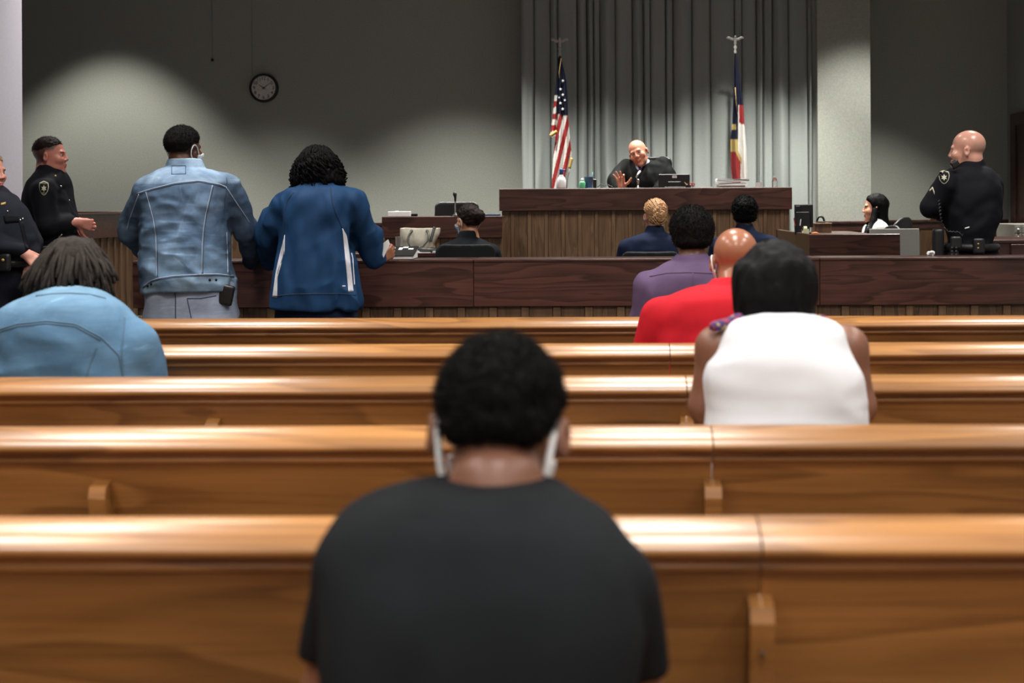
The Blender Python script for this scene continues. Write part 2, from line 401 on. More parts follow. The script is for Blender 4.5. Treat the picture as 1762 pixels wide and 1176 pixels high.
def small_sign():
    a = P(236.5, 543.5, YR+0.012); b = P(252, 560, YR+0.012)
    r = root('small_sign', 'small cream notice with dark letters on the rail beside the denim jacket man', 'sign', (a[0], YR+0.01, b[2]))
    MB().box(a[0], b[0]+0.04, YR+0.0085, YR+0.0125, b[2], a[2]).build('plate', plain('cream_card', (0.55, 0.48, 0.27), 0.6), r)
    text_on('SES', 0.045, ((a[0]+b[0]+0.02)/2, YR+0.0078, a[2]-0.022), (1, 0, 0), (0, 0, 1), M_BLACK, r)
small_sign()

# ---------------------------------------------------------------- judge's bench, witness stand, clerk desk, jury box
YJ = 12.2
bt = P(1110, 323.5, YJ)[2]; bb = P(1110, 362, YJ)[2]
bx0, bx1 = P(859, 345, YJ)[0], P(1363, 345, YJ)[0]
def make_bench():
    r = root('judge_bench', "tall judge's bench with dark fascia over a brown plank front", 'bench', ((bx0+bx1)/2, YJ+0.3, 0))
    MB().box(bx0, bx1, YJ, YJ+0.03, bb, bt-0.002, 0.003).build('fascia_board', M_DARK, r)
    MB().box(bx0, bx0+0.03, YJ+0.03, YJ+0.75, bb, bt-0.002).build('fascia_board', M_DARK, r)
    MB().box(bx1-0.03, bx1, YJ+0.03, YJ+0.75, bb, bt-0.002).build('fascia_board', M_DARK, r)
    MB().box(bx0+0.001, bx1-0.001, YJ+0.002, YJ+0.75, bt-0.025, bt, 0.004).build('bench_top', M_DARK, r)
    planks(r, bx0+0.02, bx1-0.02, YJ+0.025, 0.0, bb, 0.1475, 0.034, 0.75, 0.006)
    MB().box(bx0+0.02, bx1-0.02, YJ+0.045, YJ+0.10, 0.0, bb).build('bench_core', M_PLANK, r)
    for s in (bx0+0.02, bx1-0.045):
        MB().box(s, s+0.025, YJ+0.10, YJ+0.74, 0.0, bb).build('bench_side', M_PLANK, r)
make_bench()
YW = 11.8
wt = P(760, 372.5, YW)[2]; wb = P(760, 409.5, YW)[2]; wx0, wx1 = P(657, 390, YW)[0], P(864, 390, YW)[0]
def make_stand():
    r = root('witness_stand', 'low dark witness stand with plank front beside the tall bench', 'witness stand', ((wx0+wx1)/2, YW+0.2, 0))
    MB().box(wx0, wx1, YW, YW+0.03, wb, wt-0.002, 0.003).build('fascia_board', M_DARK, r)
    MB().box(wx0, wx0+0.03, YW+0.03, YW+1.5, wb, wt-0.002).build('fascia_board', M_DARK, r)
    MB().box(wx0+0.001, wx1-0.001, YW+0.002, YW+0.36, wt-0.022, wt, 0.004).build('stand_top', M_DARK, r)
    planks(r, wx0+0.02, wx1, YW+0.025, 0.0, wb, 0.1475, 0.034, 0.2, 0.006)
    MB().box(wx0+0.02, wx0+0.045, YW+0.05, YW+1.5, 0.0, wb).build('stand_side', M_PLANK, r)
make_stand()
YC = 10.25
ct = P(1470, 402.5, YC)[2]; cx0, cx1 = P(1393, 420, YC)[0], P(1549, 420, YC)[0]; cb = P(1470, 455, YC)[2]
def make_clerk_desk():
    r = root('clerk_desk', 'dark low clerk desk with worn edges in front of the woman in white', 'desk', ((cx0+cx1)/2, YC+0.3, 0))
    MB().box(cx0, cx1, YC, YC+0.028, cb, ct-0.002, 0.004).build('front_board', M_DARK, r)
    MB().box(cx0+0.001, cx0+0.029, YC+0.028, YJ-0.005, cb, ct-0.002, 0.003).build('side_board', wood('brown_side_board', (0.03, 0.016, 0.008), (0.06, 0.034, 0.017), (0.085, 0.05, 0.025), 'x', 0.45), r)
    MB().box(cx0+0.02, cx1-0.02, YC+0.02, YC+0.04, 0.0, cb).build('front_panel', M_PLANK, r)
    MB().box(cx0+0.012, cx0+0.03, YC+0.04, YJ-0.005, 0.0, cb).build('side_panel', M_GREYPANEL, r)
    # L-shaped working top a little below the rim
    MB().box(cx0+0.03, cx0+0.62, YC+0.03, YJ-0.01, ct-0.05, ct-0.02).build('desk_top', M_DARK, r)
    MB().box(cx0+0.62, cx1, YC+0.03, YC+0.45, ct-0.05, ct-0.02).build('desk_top', M_DARK, r)
make_clerk_desk()
DESK_Z = ct-0.02
def make_jury():
    X = -3.86; y0, y1 = 9.92, 13.6; zt = 1.285; zb = zt-0.185
    r = root('jury_box', 'dark jury box front with narrow planks behind the two left officers', 'jury box', (X, 11.5, 0))
    MB().box(X-0.03, X, y0, y1, zb, zt-0.003, 0.003).build('fascia_board', M_DARK, r)
    MB().box(X-0.14, X+0.012, y0, y1, zt-0.004, zt+0.012, 0.004).build('rail_cap', M_DARK, r)
    MB().box(X-1.6, X-0.14, y1-0.14, y1+0.01, zt-0.004, zt+0.012, 0.004).build('rail_cap', M_DARK, r)
    MB().box(X-1.6, X-0.03, y1-0.03, y1, zb, zt-0.004).build('fascia_board', M_DARK, r)
    MB().box(X-1.6, X-0.03, y1-0.02, y1, 0.0, zb).build('end_panel', M_PLANK, r)
    y = y0
    while y < y1-0.05:
        MB().box(X-0.03, X-0.018, y+0.001, y+0.112, 0.0, zb, 0.002).build('plank', M_PLANK, r)
        MB().box(X-0.03, X-0.008, y+0.113, y+0.147, 0.0, zb, 0.003).build('batten', M_BATTEN, r)
        y += 0.148
make_jury()
# ---------------------------------------------------------------- implicit surfaces for people and soft things
BIG = 0.09
class S:
    def __init__(s, f, lo, hi): s.f = f; s.lo = np.array(lo, float); s.hi = np.array(hi, float)
    def __call__(s, Q):
        m = np.all((Q > s.lo-BIG) & (Q < s.hi+BIG), 1)
        d = np.full(len(Q), BIG)
        if m.any(): d[m] = s.f(Q[m])
        return d
def A(p): return np.array(p, float)
def rc(a, b, r1, r2):
    a, b = A(a), A(b); ba = b-a; L = ba @ ba + 1e-12
    def f(Q):
        h = np.clip(((Q-a) @ ba)/L, 0, 1); return np.linalg.norm(Q-a-h[:, None]*ba, axis=1) - (r1+(r2-r1)*h)
    r = max(r1, r2); return S(f, np.minimum(a, b)-r, np.maximum(a, b)+r)
def ell(c, r, R=None):
    c, r = A(c), A(r)
    def f(Q):
        q = Q-c
        if R is not None: q = q @ R
        q = q/r; k0 = np.linalg.norm(q, axis=1); k1 = np.linalg.norm(q/r, axis=1)+1e-9
        return k0*(k0-1)/k1
    m = max(r) if R is not None else r
    return S(f, c-m, c+m)
def rbox(c, hs, rad, R=None):
    c, hs = A(c), A(hs)
    def f(Q):
        q = Q-c
        if R is not None: q = q @ R
        q = np.abs(q)-(hs-rad); return np.linalg.norm(np.maximum(q, 0), axis=1)+np.minimum(q.max(1), 0)-rad
    m = np.linalg.norm(hs) if R is not None else hs
    return S(f, c-m, c+m)
def smin(a, b, k):
    h = np.clip(0.5+0.5*(b-a)/k, 0, 1); return b+(a-b)*h-k*h*(1-h)
def smax(a, b, k): return -smin(-a, -b, k)
def U(items, k=0.02):
    items = [(i if isinstance(i, tuple) else (i, k)) for i in items]
    def f(Q):
        d = items[0][0](Q)
        for s, kk in items[1:]: d = smin(d, s(Q), kk)
        return d
    return S(f, np.min([i[0].lo for i in items], 0), np.max([i[0].hi for i in items], 0))
def cut(s, g, k=0.004):                     # keep where g < 0
    return S(lambda Q: smax(s(Q), g(Q), k), s.lo, s.hi)
def grow(s, t): return S(lambda Q: s(Q)-t, s.lo-max(t, 0), s.hi+max(t, 0))
def disp(s, fn, a): return S(lambda Q: s(Q)+fn(Q), s.lo-a, s.hi+a)
def vnoise(Q, seed=0):
    i = np.floor(Q).astype(np.int64); f = Q-i; f = f*f*(3-2*f); out = np.zeros(len(Q))
    for dx in (0, 1):
        wx = f[:, 0] if dx else 1-f[:, 0]
        for dy in (0, 1):
            wy = f[:, 1] if dy else 1-f[:, 1]
            for dz in (0, 1):
                wz = f[:, 2] if dz else 1-f[:, 2]
                h = ((i[:, 0]+dx)*73856093) ^ ((i[:, 1]+dy)*19349663) ^ ((i[:, 2]+dz)*83492791) ^ (seed*2654435761)
                h = (h ^ (h >> 13))*1274126177; h = (h ^ (h >> 16)) & 0xffff
                out += wx*wy*wz*(h/65535.0)
    return out*2-1
def folds(scale, amp, seed=0, oct=2):
    scale = A(scale)
    def f(Q):
        q = Q*scale; w = vnoise(q*0.6+11, seed+5)[:, None]*0.7
        d = vnoise(q+w, seed); 
        if oct > 1: d = d+0.5*vnoise(q*2.1+3+w, seed+1)
        return amp*d
    return f
def ridges(scale, amp, seed=0):              # creases: sharp ridges of noise
    scale = A(scale)
    def f(Q):
        q = Q*scale; w = vnoise(q*0.5+7, seed+3)[:, None]*0.9
        return amp*(np.abs(vnoise(q+w, seed))-0.35)
    return f
def loft(rows, pw=2.3, k=0.02):
    """rows: (cx, cy, z, rx, ry) from top to bottom"""
    r = np.array(rows, float); r = r[np.argsort(r[:, 2])]
    n = len(r); z = r[:, 2]; zz = []
    out = []
    for i in range(n-1):
        p0 = r[max(i-1, 0)]; p1 = r[i]; p2 = r[i+1]; p3 = r[min(i+2, n-1)]
        dz = p2[2]-p1[2]
        m1 = (p2-p0)/max(p2[2]-p0[2], 1e-6)*dz; m2 = (p3-p1)/max(p3[2]-p1[2], 1e-6)*dz
        for t in np.linspace(0, 1, 8, endpoint=False):
            v = (2*t**3-3*t**2+1)*p1+(t**3-2*t**2+t)*m1+(-2*t**3+3*t**2)*p2+(t**3-t**2)*m2
            v[2] = p1[2]+t*dz; out.append(v)
    out.append(r[-1]); o = np.array(out); o[:, 3:] = np.maximum(o[:, 3:], 0.006)
    def f(Q):
        zq = Q[:, 2]; c = [np.interp(zq, o[:, 2], o[:, j]) for j in (0, 1, 3, 4)]
        a = np.abs((Q[:, 0]-c[0])/c[2]); b = np.abs((Q[:, 1]-c[1])/c[3])
        g = (a**pw+b**pw)**(1/pw); mn = np.minimum(c[2], c[3])
        d = (g-1)*mn
        return smax(smax(d, zq-o[-1, 2], k), o[0, 2]-zq, k)
    lo = [np.min(o[:, 0]-o[:, 3]), np.min(o[:, 1]-o[:, 4]), o[0, 2]]; hi = [np.max(o[:, 0]+o[:, 3]), np.max(o[:, 1]+o[:, 4]), o[-1, 2]]
    return S(f, lo, hi)
def pxrows(rows, D):                          # (y, xl, xr, dy, ry): pixel row measured on the photograph -> section at distance D+dy
    out = []
    for y, xl, xr, dy, ry in rows:
        a, b = P(xl, y, D+dy), P(xr, y, D+dy); out.append(((a[0]+b[0])/2, D+dy, (a[2]+b[2])/2, (b[0]-a[0])/2, ry))
    return out
def nets(s, h):
    lo = s.lo-3*h; hi = s.hi+3*h; B = 4
    nb = np.ceil((hi-lo)/(h*B)).astype(int)+1; dims = nb*B
    g = [lo[i]+(np.arange(nb[i])*B+(B-1)/2)*h for i in range(3)]
    C = np.stack(np.meshgrid(*g, indexing='ij'), -1).reshape(-1, 3)
    d = s.f(C); keep = np.abs(d) < h*B*0.87*1.5+h
    vol = np.repeat(np.repeat(np.repeat(np.where(d > 0, 1.0, -1.0).reshape(nb), B, 0), B, 1), B, 2).astype(np.float32)
    kb = np.stack(np.unravel_index(np.nonzero(keep)[0], nb), 1)
    o = np.stack(np.meshgrid(*[np.arange(B)]*3, indexing='ij'), -1).reshape(-1, 3)
    I = (kb[:, None, :]*B+o[None]).reshape(-1, 3)
    for a in range(0, len(I), 400000):
        J = I[a:a+400000]; vol[J[:, 0], J[:, 1], J[:, 2]] = s.f(lo+J*h)
    sg = vol < 0
    cs = sg[:-1, :-1, :-1].astype(np.int8)
    cnt = sum(sg[dx:dims[0]-1+dx, dy:dims[1]-1+dy, dz:dims[2]-1+dz].astype(np.int8) for dx in (0, 1) for dy in (0, 1) for dz in (0, 1))
    act = (cnt > 0) & (cnt < 8)
    idx = np.full(act.shape, -1, np.int64); ci = np.stack(np.nonzero(act), 1); idx[act] = np.arange(len(ci))
    off = np.array([(x, y, z) for x in (0, 1) for y in (0, 1) for z in (0, 1)])
    val = np.stack([vol[ci[:, 0]+a, ci[:, 1]+b, ci[:, 2]+c] for a, b, c in off], 1)
    acc = np.zeros((len(ci), 3)); nn = np.zeros(len(ci))
    for i in range(8):
        for ax in (4, 2, 1):
            j = i | ax
            if j == i: continue
            va, vb = val[:, i], val[:, j]; m = (va < 0) != (vb < 0)
            t = np.where(m, va/np.where(m, va-vb, 1), 0)
            p = off[i]+t[:, None]*(off[j]-off[i]); acc += np.where(m[:, None], p, 0); nn += m
    V = lo+(ci+acc/nn[:, None])*h
    Fs = []
    for ax in range(3):
        sl0 = [slice(None)]*3; sl1 = [slice(None)]*3; sl0[ax] = slice(0, -1); sl1[ax] = slice(1, None)
        a, b = sg[tuple(sl0)], sg[tuple(sl1)]; e = np.stack(np.nonzero(a != b), 1)
        u, v = (ax+1) % 3, (ax+2) % 3
        ok = (e[:, u] > 0) & (e[:, v] > 0) & (e[:, u] < dims[u]-1) & (e[:, v] < dims[v]-1); e = e[ok]
        ins = a[e[:, 0], e[:, 1], e[:, 2]]
        q = []
        for du, dv in ((0, 0), (-1, 0), (-1, -1), (0, -1)):
            c = e.copy(); c[:, u] += du; c[:, v] += dv; q.append(idx[c[:, 0], c[:, 1], c[:, 2]])
        q = np.stack(q, 1); q[~ins] = q[~ins][:, ::-1]; q = q[(q >= 0).all(1)]
        Fs.append(q)
    return V, np.concatenate(Fs)
def solid(name, s, h, mat, parent, paint=None, fuzz=None):
    V, Fc = nets(s, h)
    col = None
    if paint is not None: col = paint(V)
    if fuzz:
        return fuzzed(name, V, Fc, mat, parent, col, fuzz)
    return mesh(name, V, Fc, mat, parent, True, col)
def grad(s, V, e=0.002):
    g = np.stack([s.f(V+A(d)*e)-s.f(V-A(d)*e) for d in ((1, 0, 0), (0, 1, 0), (0, 0, 1))], 1)
    return g/(np.linalg.norm(g, axis=1)[:, None]+1e-9)
def fuzzed(name, V, Fc, mat, parent, col, fz):
    """short curled strands standing on a hair surface"""
    n, ln, rad, s = fz
    rng = np.random.RandomState(n)
    tri = Fc[rng.randint(0, len(Fc), n)]; b = V[tri[:, 0]]*0.5+V[tri[:, 2]]*0.5
    N = grad(s, b); d = N+rng.normal(0, 0.55, (n, 3)); d /= np.linalg.norm(d, axis=1)[:, None]
    d2 = d+rng.normal(0, 0.8, (n, 3)); d2 /= np.linalg.norm(d2, axis=1)[:, None]
    L = (ln*rng.uniform(0.5, 1.2, n))[:, None]
    m1 = b+d*L*0.5; e = m1+d2*L*0.5
    sd = np.cross(d, rng.normal(0, 1, (n, 3))); sd /= np.linalg.norm(sd, axis=1)[:, None]+1e-9; sd2 = np.cross(d, sd)
    r = rad
    nv = len(V)
    W = np.stack([b-N*0.002+sd*r, b-N*0.002-sd*r*0.5+sd2*r, b-N*0.002-sd*r*0.5-sd2*r, m1+sd*r*0.8, m1-sd*r*0.4+sd2*r*0.8, m1-sd*r*0.4-sd2*r*0.8, e], 1).reshape(-1, 3)
    k = np.arange(n)[:, None]*7+nv
    q = np.concatenate([k+[[0, 1, 4, 3]], k+[[1, 2, 5, 4]], k+[[2, 0, 3, 5]], k+[[3, 4, 6, 6]], k+[[4, 5, 6, 6]], k+[[5, 3, 6, 6]]])
    quads = q[q[:, 2] != q[:, 3]]; tris = q[q[:, 2] == q[:, 3]][:, :3]
    VV = np.concatenate([V, W]); F2 = [tuple(f) for f in Fc.tolist()]+[tuple(f) for f in quads.tolist()]+[tuple(f) for f in tris.tolist()]
    c2 = None
    if col is not None: c2 = np.concatenate([col, np.repeat(col[tri[:, 0]], 7, 0)])
    return mesh(name, VV, F2, mat, parent, True, c2)
def march(s, pts, d, steps=90, step=0.75):
    p = A(pts).copy(); d = np.broadcast_to(A(d), p.shape)
    for _ in range(steps):
        v = s(p); p = p+d*np.clip(v*step, -0.02, 0.06)[:, None]
    return p
def hit(s, px, D0):                             # where the sight lines through photograph points meet the surface
    a = np.array([P(x, y, D0) for x, y in px]); d = a-CAM; d /= np.linalg.norm(d, axis=1)[:, None]
    p = march(s, a, d); ok = np.abs(s(p)) < 0.01
    if ok.any() and not ok.all():
        t = ((p-a)*d).sum(1); idx = np.arange(len(px)); good = idx[ok]
        for i in idx[~ok]: t[i] = t[good[np.argmin(np.abs(good-i))]]
        p = a+d*t[:, None]
    return p, d
def pxof(V):
    q = V-CAM; w = q @ _F; return PX0+F_PX*(q @ _R)/w, PY0-F_PX*(q @ _U)/w
def resample(pl, n):
    pl = A(pl); L = np.r_[0, np.cumsum(np.linalg.norm(np.diff(pl, axis=0), axis=1))]; t = np.linspace(0, L[-1], n)
    return np.stack([np.interp(t, L, pl[:, i]) for i in range(pl.shape[1])], 1)
def seam(name, s, px, D0, r, mat, parent, n=24, off=0.0):
    p, d = hit(s, resample(px, n), D0); return MB().tube(p-d*off, r, 6).build(name, mat, parent, True)
def patch(name, s, A_, B_, D0, mat, parent, n=16, m=6, t=0.0025):   # sewn-on piece between two photograph polylines
    a, b = resample(A_, n), resample(B_, n); w = np.linspace(0, 1, m)
    px = (a[:, None]*(1-w)[None, :, None]+b[:, None]*w[None, :, None]).reshape(-1, 2)
    p, d = hit(s, px, D0); top = p-d*t; bot = p+d*0.004; V = np.concatenate([top, bot]); k = n*m; Fs = []
    for i in range(n-1):
        for j in range(m-1):
            q = (i*m+j, i*m+j+1, (i+1)*m+j+1, (i+1)*m+j); Fs.append(q); Fs.append(tuple(x+k for x in q[::-1]))
    ed = [i*m for i in range(n)]+[(n-1)*m+j for j in range(1, m)]+[i*m+m-1 for i in range(n-2, -1, -1)]+[j for j in range(m-2, 0, -1)]
    for i in range(len(ed)):
        x, y = ed[i], ed[(i+1) % len(ed)]; Fs.append((x, y, y+k, x+k))
    return mesh(name, V, Fs, mat, parent, True)

# ---------------------------------------------------------------- heads, hands, hair
def rotm(yaw, pitch, roll):
    y, p, r = map(math.radians, (yaw, pitch, roll)); c, s = math.cos, math.sin
    Rz = A([[c(y), -s(y), 0], [s(y), c(y), 0], [0, 0, 1]]); Rx = A([[1, 0, 0], [0, c(p), -s(p)], [0, s(p), c(p)]]); Ry = A([[c(r), 0, s(r)], [0, 1, 0], [-s(r), 0, c(r)]])
    return Rz @ Ry @ Rx
class Head:
    def __init__(h, o, yaw=0, pitch=0, roll=0, s=1.0, w=1.0, jaw=1.0, nose=1.0, ear=0.0):
        h.o, h.R, h.s = A(o), rotm(yaw, pitch, roll), s
        E = lambda c, r: ell(c, r)
        x = w
        cr = E((0, -0.012, 0.035), (0.0745*x, 0.096, 0.084))
        face = E((0, 0.03, -0.03), (0.064*x, 0.062, 0.082))
        jw = E((0, 0.032, -0.078), (0.052*x*jaw, 0.050, 0.040*jaw))
        chin = E((0, 0.076, -0.104), (0.022, 0.017, 0.018))
        it = [cr, (face, 0.02), (jw, 0.02), (chin, 0.02)]
        for sx in (-1, 1): it.append((E((sx*0.042*x, 0.062, -0.028), (0.026, 0.026, 0.026)), 0.018))
        it += [(rc((-0.036, 0.079, 0.02), (0.036, 0.079, 0.02), 0.011, 0.011), 0.014),
               (rc((0, 0.087, 0.012), (0, 0.088+0.015*nose, -0.026), 0.007, 0.011*nose), 0.010)]
        for sx in (-1, 1): it.append((E((sx*0.012, 0.096, -0.031), (0.009, 0.011, 0.008)), 0.006))
        it += [(E((0, 0.090, -0.060), (0.022, 0.011, 0.0065)), 0.005), (E((0, 0.088, -0.072), (0.018, 0.011, 0.007)), 0.005)]
        base = U(it)
        sock = [E((sx*0.031*x, 0.098, 0.0), (0.019, 0.016, 0.0115)) for sx in (-1, 1)]
        ears = []
        for sx in (-1, 1):
            Re = rotm(sx*-24, 0, 0)
            ears.append(S((lambda Q, c=A((sx*(0.080*x+ear), -0.010-ear, -0.010)), Re=Re: _ear(Q, c, Re)), (sx*0.08*x-0.04, -0.06, -0.06), (sx*0.08*x+0.04, 0.04, 0.05)))
        def f(Q):
            d = base(Q)
            for e in sock: d = smax(d, -e(Q), 0.010)
            for e in ears: d = smin(d, e(Q), 0.008)
            return d
        h.local = S(f, base.lo-0.03, base.hi+0.03); h.cr = cr; h.w = w
        h.sdf = h.wrap(h.local)
    def wrap(h, loc):
        R, o, s = h.R, h.o, h.s
        ext = max(np.linalg.norm(loc.lo), np.linalg.norm(loc.hi))*s
        return S(lambda Q: loc(((Q-o) @ R)/s)*s, o-ext, o+ext)
    def L(h, p): return h.o+h.R @ (A(p)*h.s)
    def Ls(h, pts): return [h.L(p) for p in pts]
    def loc(h, Q): return ((Q-h.o) @ h.R)/h.s
    def paint(h, skin, lips=None, brow=None, stub=None, extra=None, blush=0.12):
        skin = A(skin); lips = A(lips if lips is not None else skin*A((0.95, 0.62, 0.62)))
        def f(V):
            q = h.loc(V); c = np.tile(skin, (len(V), 1))
            def blend(w, col):
                nonlocal c
                w = np.clip(w, 0, 1)[:, None]; c = c*(1-w)+A(col)*w
            near = np.linalg.norm(q, axis=1) < 0.16
            bl = np.exp(-((np.abs(q[:, 0])-0.045)**2+(q[:, 2]+0.03)**2)/0.0007)*(q[:, 1] > 0.03)*near
            blend(bl*blush*2, skin*A((1.05, 0.7, 0.65)))
            if stub is not None: blend(stub[1]*np.clip((0.0-q[:, 2]-0.035)/0.02, 0, 1)*(q[:, 1] > 0.0)*near, stub[0])
            lm = (np.abs(q[:, 0]) < 0.021) & (q[:, 2] > -0.079) & (q[:, 2] < -0.054) & (q[:, 1] > 0.085)
            blend(lm*0.5, lips)
            if brow is not None:
                bm = (np.abs(np.abs(q[:, 0])-0.031) < 0.017) & (np.abs(q[:, 2]-0.019) < 0.0045) & (q[:, 1] > 0.06); blend(bm*0.9, brow)
            em = (np.abs(np.abs(q[:, 0])-0.031) < 0.012) & (np.abs(q[:, 2]) < 0.0045) & (q[:, 1] > 0.06); blend(em*0.75, A((0.02, 0.015, 0.012)))
            if extra is not None: c = extra(q, c, near)
            return c
        return f
def _ear(Q, c, Re):
    q = (Q-c) @ Re; r = A((0.010, 0.019, 0.031)); q2 = q/r; k0 = np.linalg.norm(q2, axis=1); k1 = np.linalg.norm(q2/r, axis=1)+1e-9; d = k0*(k0-1)/k1
    t = (q-A((0.0, 0.004, 0.002)))*A((1, 1, 1)); e = A((0.009, 0.010, 0.017))
    for sx in (-1, 1):
        u = (q-A((sx*0.011, 0.003, 0.002)))/e; g0 = np.linalg.norm(u, axis=1); g1 = np.linalg.norm(u/e, axis=1)+1e-9
        d = smax(d, -(g0*(g0-1)/g1), 0.004)
    return d
def hand(w, f, n, side=1, curl=25, spread=0.0, s=1.0, thumb=0.8, curls=None):
    """w wrist, f finger direction, n palm normal; side +1/-1 puts the thumb on +/- cross(f, n)"""
    w, f, n = A(w), A(f), A(n); f = f/np.linalg.norm(f); n = n-f*np.dot(n, f); n = n/np.linalg.norm(n); t = np.cross(f, n)*side
    it = [rc(w-f*0.02*s, w+f*0.02*s, 0.026*s, 0.026*s)]
    offs = (0.029, 0.010, -0.010, -0.028); ln = (0.072, 0.080, 0.074, 0.058); kb = (0.088, 0.092, 0.087, 0.079)
    for i in range(4):
        k = w+f*kb[i]*s+t*offs[i]*s
        it.append((rc(w+t*offs[i]*0.55*s, k, 0.013*s, 0.0115*s), 0.014*s))
        d = f+t*spread*(offs[i]/0.03); d = d/np.linalg.norm(d); p = k; a = 0.0; cu = curls[i] if curls else curl
        for j, fr in enumerate((0.46, 0.30, 0.24)):
            a += math.radians(cu*(0.8 if j == 0 else 1.0)); dd = d*math.cos(a)+n*math.sin(a)
            q = p+dd*ln[i]*fr*s; r0 = (0.0092, 0.0084, 0.0076, 0.0068)
            it.append((rc(p, q, r0[j]*s, r0[j+1]*s), 0.004)); p = q
    p = w+f*0.022*s+t*0.026*s; d = f*0.55+t*thumb+n*0.35; d /= np.linalg.norm(d)
    for j, l in enumerate((0.040, 0.032, 0.026)):
        q = p+d*l*s; it.append((rc(p, q, (0.014, 0.0105, 0.0095)[j]*s, (0.0105, 0.0095, 0.0075)[j]*s), 0.008)); p = q; d = d+f*0.35; d /= np.linalg.norm(d)
    return U(it, 0.01)
def neck(h, base, r=0.056, r2=0.066): return rc(h.L((0, -0.022, -0.055)), base, r*h.s, r2)
def core(pts, r=0.03): return U([rc(a, b, r, r) for a, b in zip(pts[:-1], pts[1:])], 0.02)
HL = [(-0.13, -0.062), (-0.09, -0.062), (-0.05, -0.058), (-0.028, -0.045), (-0.022, -0.02), (-0.012, 0.022), (0.02, 0.028), (0.035, 0.03), (0.05, 0.05), (0.07, 0.066), (0.09, 0.074), (0.13, 0.08)]
HL_FADE = [(-0.13, -0.022), (-0.05, -0.02), (-0.035, -0.005), (-0.022, 0.018), (-0.012, 0.03), (0.02, 0.032), (0.035, 0.034), (0.05, 0.05), (0.07, 0.066), (0.09, 0.074), (0.13, 0.08)]
def cap_hair(h, t, hl=HL, dz=0.0, disp_fn=None, dr=(0, 0, 0), k=0.008, sc=(1, 1, 1), dc=(0, 0, 0), taper=0.03):
    ys = [a for a, _ in hl]; zs = [b+dz for _, b in hl]
    c = ell(A((0, -0.012, 0.035))+A(dc), A((0.0745*h.w, 0.096, 0.084))*A(sc)+t+A(dr))
    lo_ = U([c, (ell((0, -0.038, -0.03), (0.060*h.w+t, 0.058+t, 0.055)), 0.02)])
    def f(Q):
        d = lo_(Q); zh = np.interp(Q[:, 1], ys, zs)
        if disp_fn: d = d+disp_fn(Q)
        if taper: d = d+(t-0.001)*(1-np.clip((Q[:, 2]-zh)/taper, 0, 1))**1.5
        return smax(d, zh-Q[:, 2], k)
    return h.wrap(S(f, lo_.lo-0.02, lo_.hi+0.02))
def mask_parts(h, root_, mat, loops=True, face=True):
    if face:
        sh = h.wrap(cut(S(lambda Q: np.abs(h.local(Q)-0.005)-0.0022, h.local.lo-0.01, h.local.hi+0.01),
                        lambda Q: np.maximum(np.maximum(Q[:, 2]+0.012+0.3*np.maximum(0.09-Q[:, 1], 0), -0.116-Q[:, 2]), 0.028-Q[:, 1]), 0.002))
        solid('face_mask', sh, 0.004*h.s, mat, root_)
    if loops:
        for sx in (-1, 1):
            x = h.w
            pts = [(sx*0.066*x, 0.045, -0.03), (sx*0.076*x, 0.02, 0.004), (sx*0.080*x, -0.006, 0.024), (sx*0.082*x, -0.026, 0.012), (sx*0.081*x, -0.034, -0.012), (sx*0.077*x, -0.03, -0.036), (sx*0.071*x, -0.008, -0.056), (sx*0.064*x, 0.03, -0.085)]
            MB().tube(h.Ls(resample(pts, 20)), 0.0026*h.s, 6).build('ear_loop', M_STRAP, root_, True)
def eyes(h, root_, iris=(0.05, 0.03, 0.02)):
    m = M_EYE
    for sx in (-1, 1):
        c = (sx*0.031*h.w, 0.0735, 0.0); V, Fs = sphere(10, 7)
        q = V*0.0118+A(c); col = np.tile(A((0.62, 0.58, 0.55)), (len(V), 1)); fr = V @ A((0, 1, 0)); col[fr > 0.86] = iris
        mesh('eye', np.array(h.Ls(q)), Fs, m, root_, True, col)
def sphere(n, m):
    V = [(0, 0, 1)]; Fs = []
    for i in range(1, m):
        th = math.pi*i/m
        for k in range(n): V.append((math.sin(th)*math.cos(2*math.pi*k/n), math.sin(th)*math.sin(2*math.pi*k/n), math.cos(th)))
    V.append((0, 0, -1))
    for k in range(n): Fs.append((0, 1+k, 1+(k+1) % n)); Fs.append((len(V)-1, 1+(m-2)*n+(k+1) % n, 1+(m-2)*n+k))
    for i in range(m-2):
        for k in range(n): Fs.append((1+i*n+k, 1+(i+1)*n+k, 1+(i+1)*n+(k+1) % n, 1+i*n+(k+1) % n))
    return A(V), Fs
def locks(paths, r0, r1, n=5):
    mb = MB()
    for p in paths:
        m = len(p); mb.tube(p, [r0+(r1-r0)*i/(m-1) for i in range(m)], n)
    return mb
M_SKIN = vcol('skin', 0.42, 0.45, 0.06, 0.05, 700, 0.05, 40)
M_SHINY = vcol('shiny_skin', 0.27, 0.5, 0.06, 0.03, 700, 0.05, 40)
M_EYE = vcol('eye_surface', 0.15, 0.5)
def hairm(name, col, rough=0.5, spec=0.3, nscale=60, var=0.35): return plain(name, col, rough, 0, spec, var, nscale, 0.5, 500)
M_HBLACK = hairm('black_hair', (0.0030, 0.0028, 0.0032), 0.5, 0.08)
M_HAFRO = plain('black_coiled_hair', (0.010, 0.009, 0.0085), 0.9, 0, 0.1, 0.4, 120, 0.8, 400)
M_HBROWN = hairm('dark_brown_hair', (0.014, 0.0075, 0.0062), 0.55, 0.13)
M_HLOCS = plain('brown_black_locs', (0.024, 0.018, 0.014), 0.8, 0, 0.3, 0.5, 80, 0.9, 300)
M_HBLOND = hairm('red_blond_hair', (0.50, 0.27, 0.12), 0.38, 0.5, 90, 0.35)
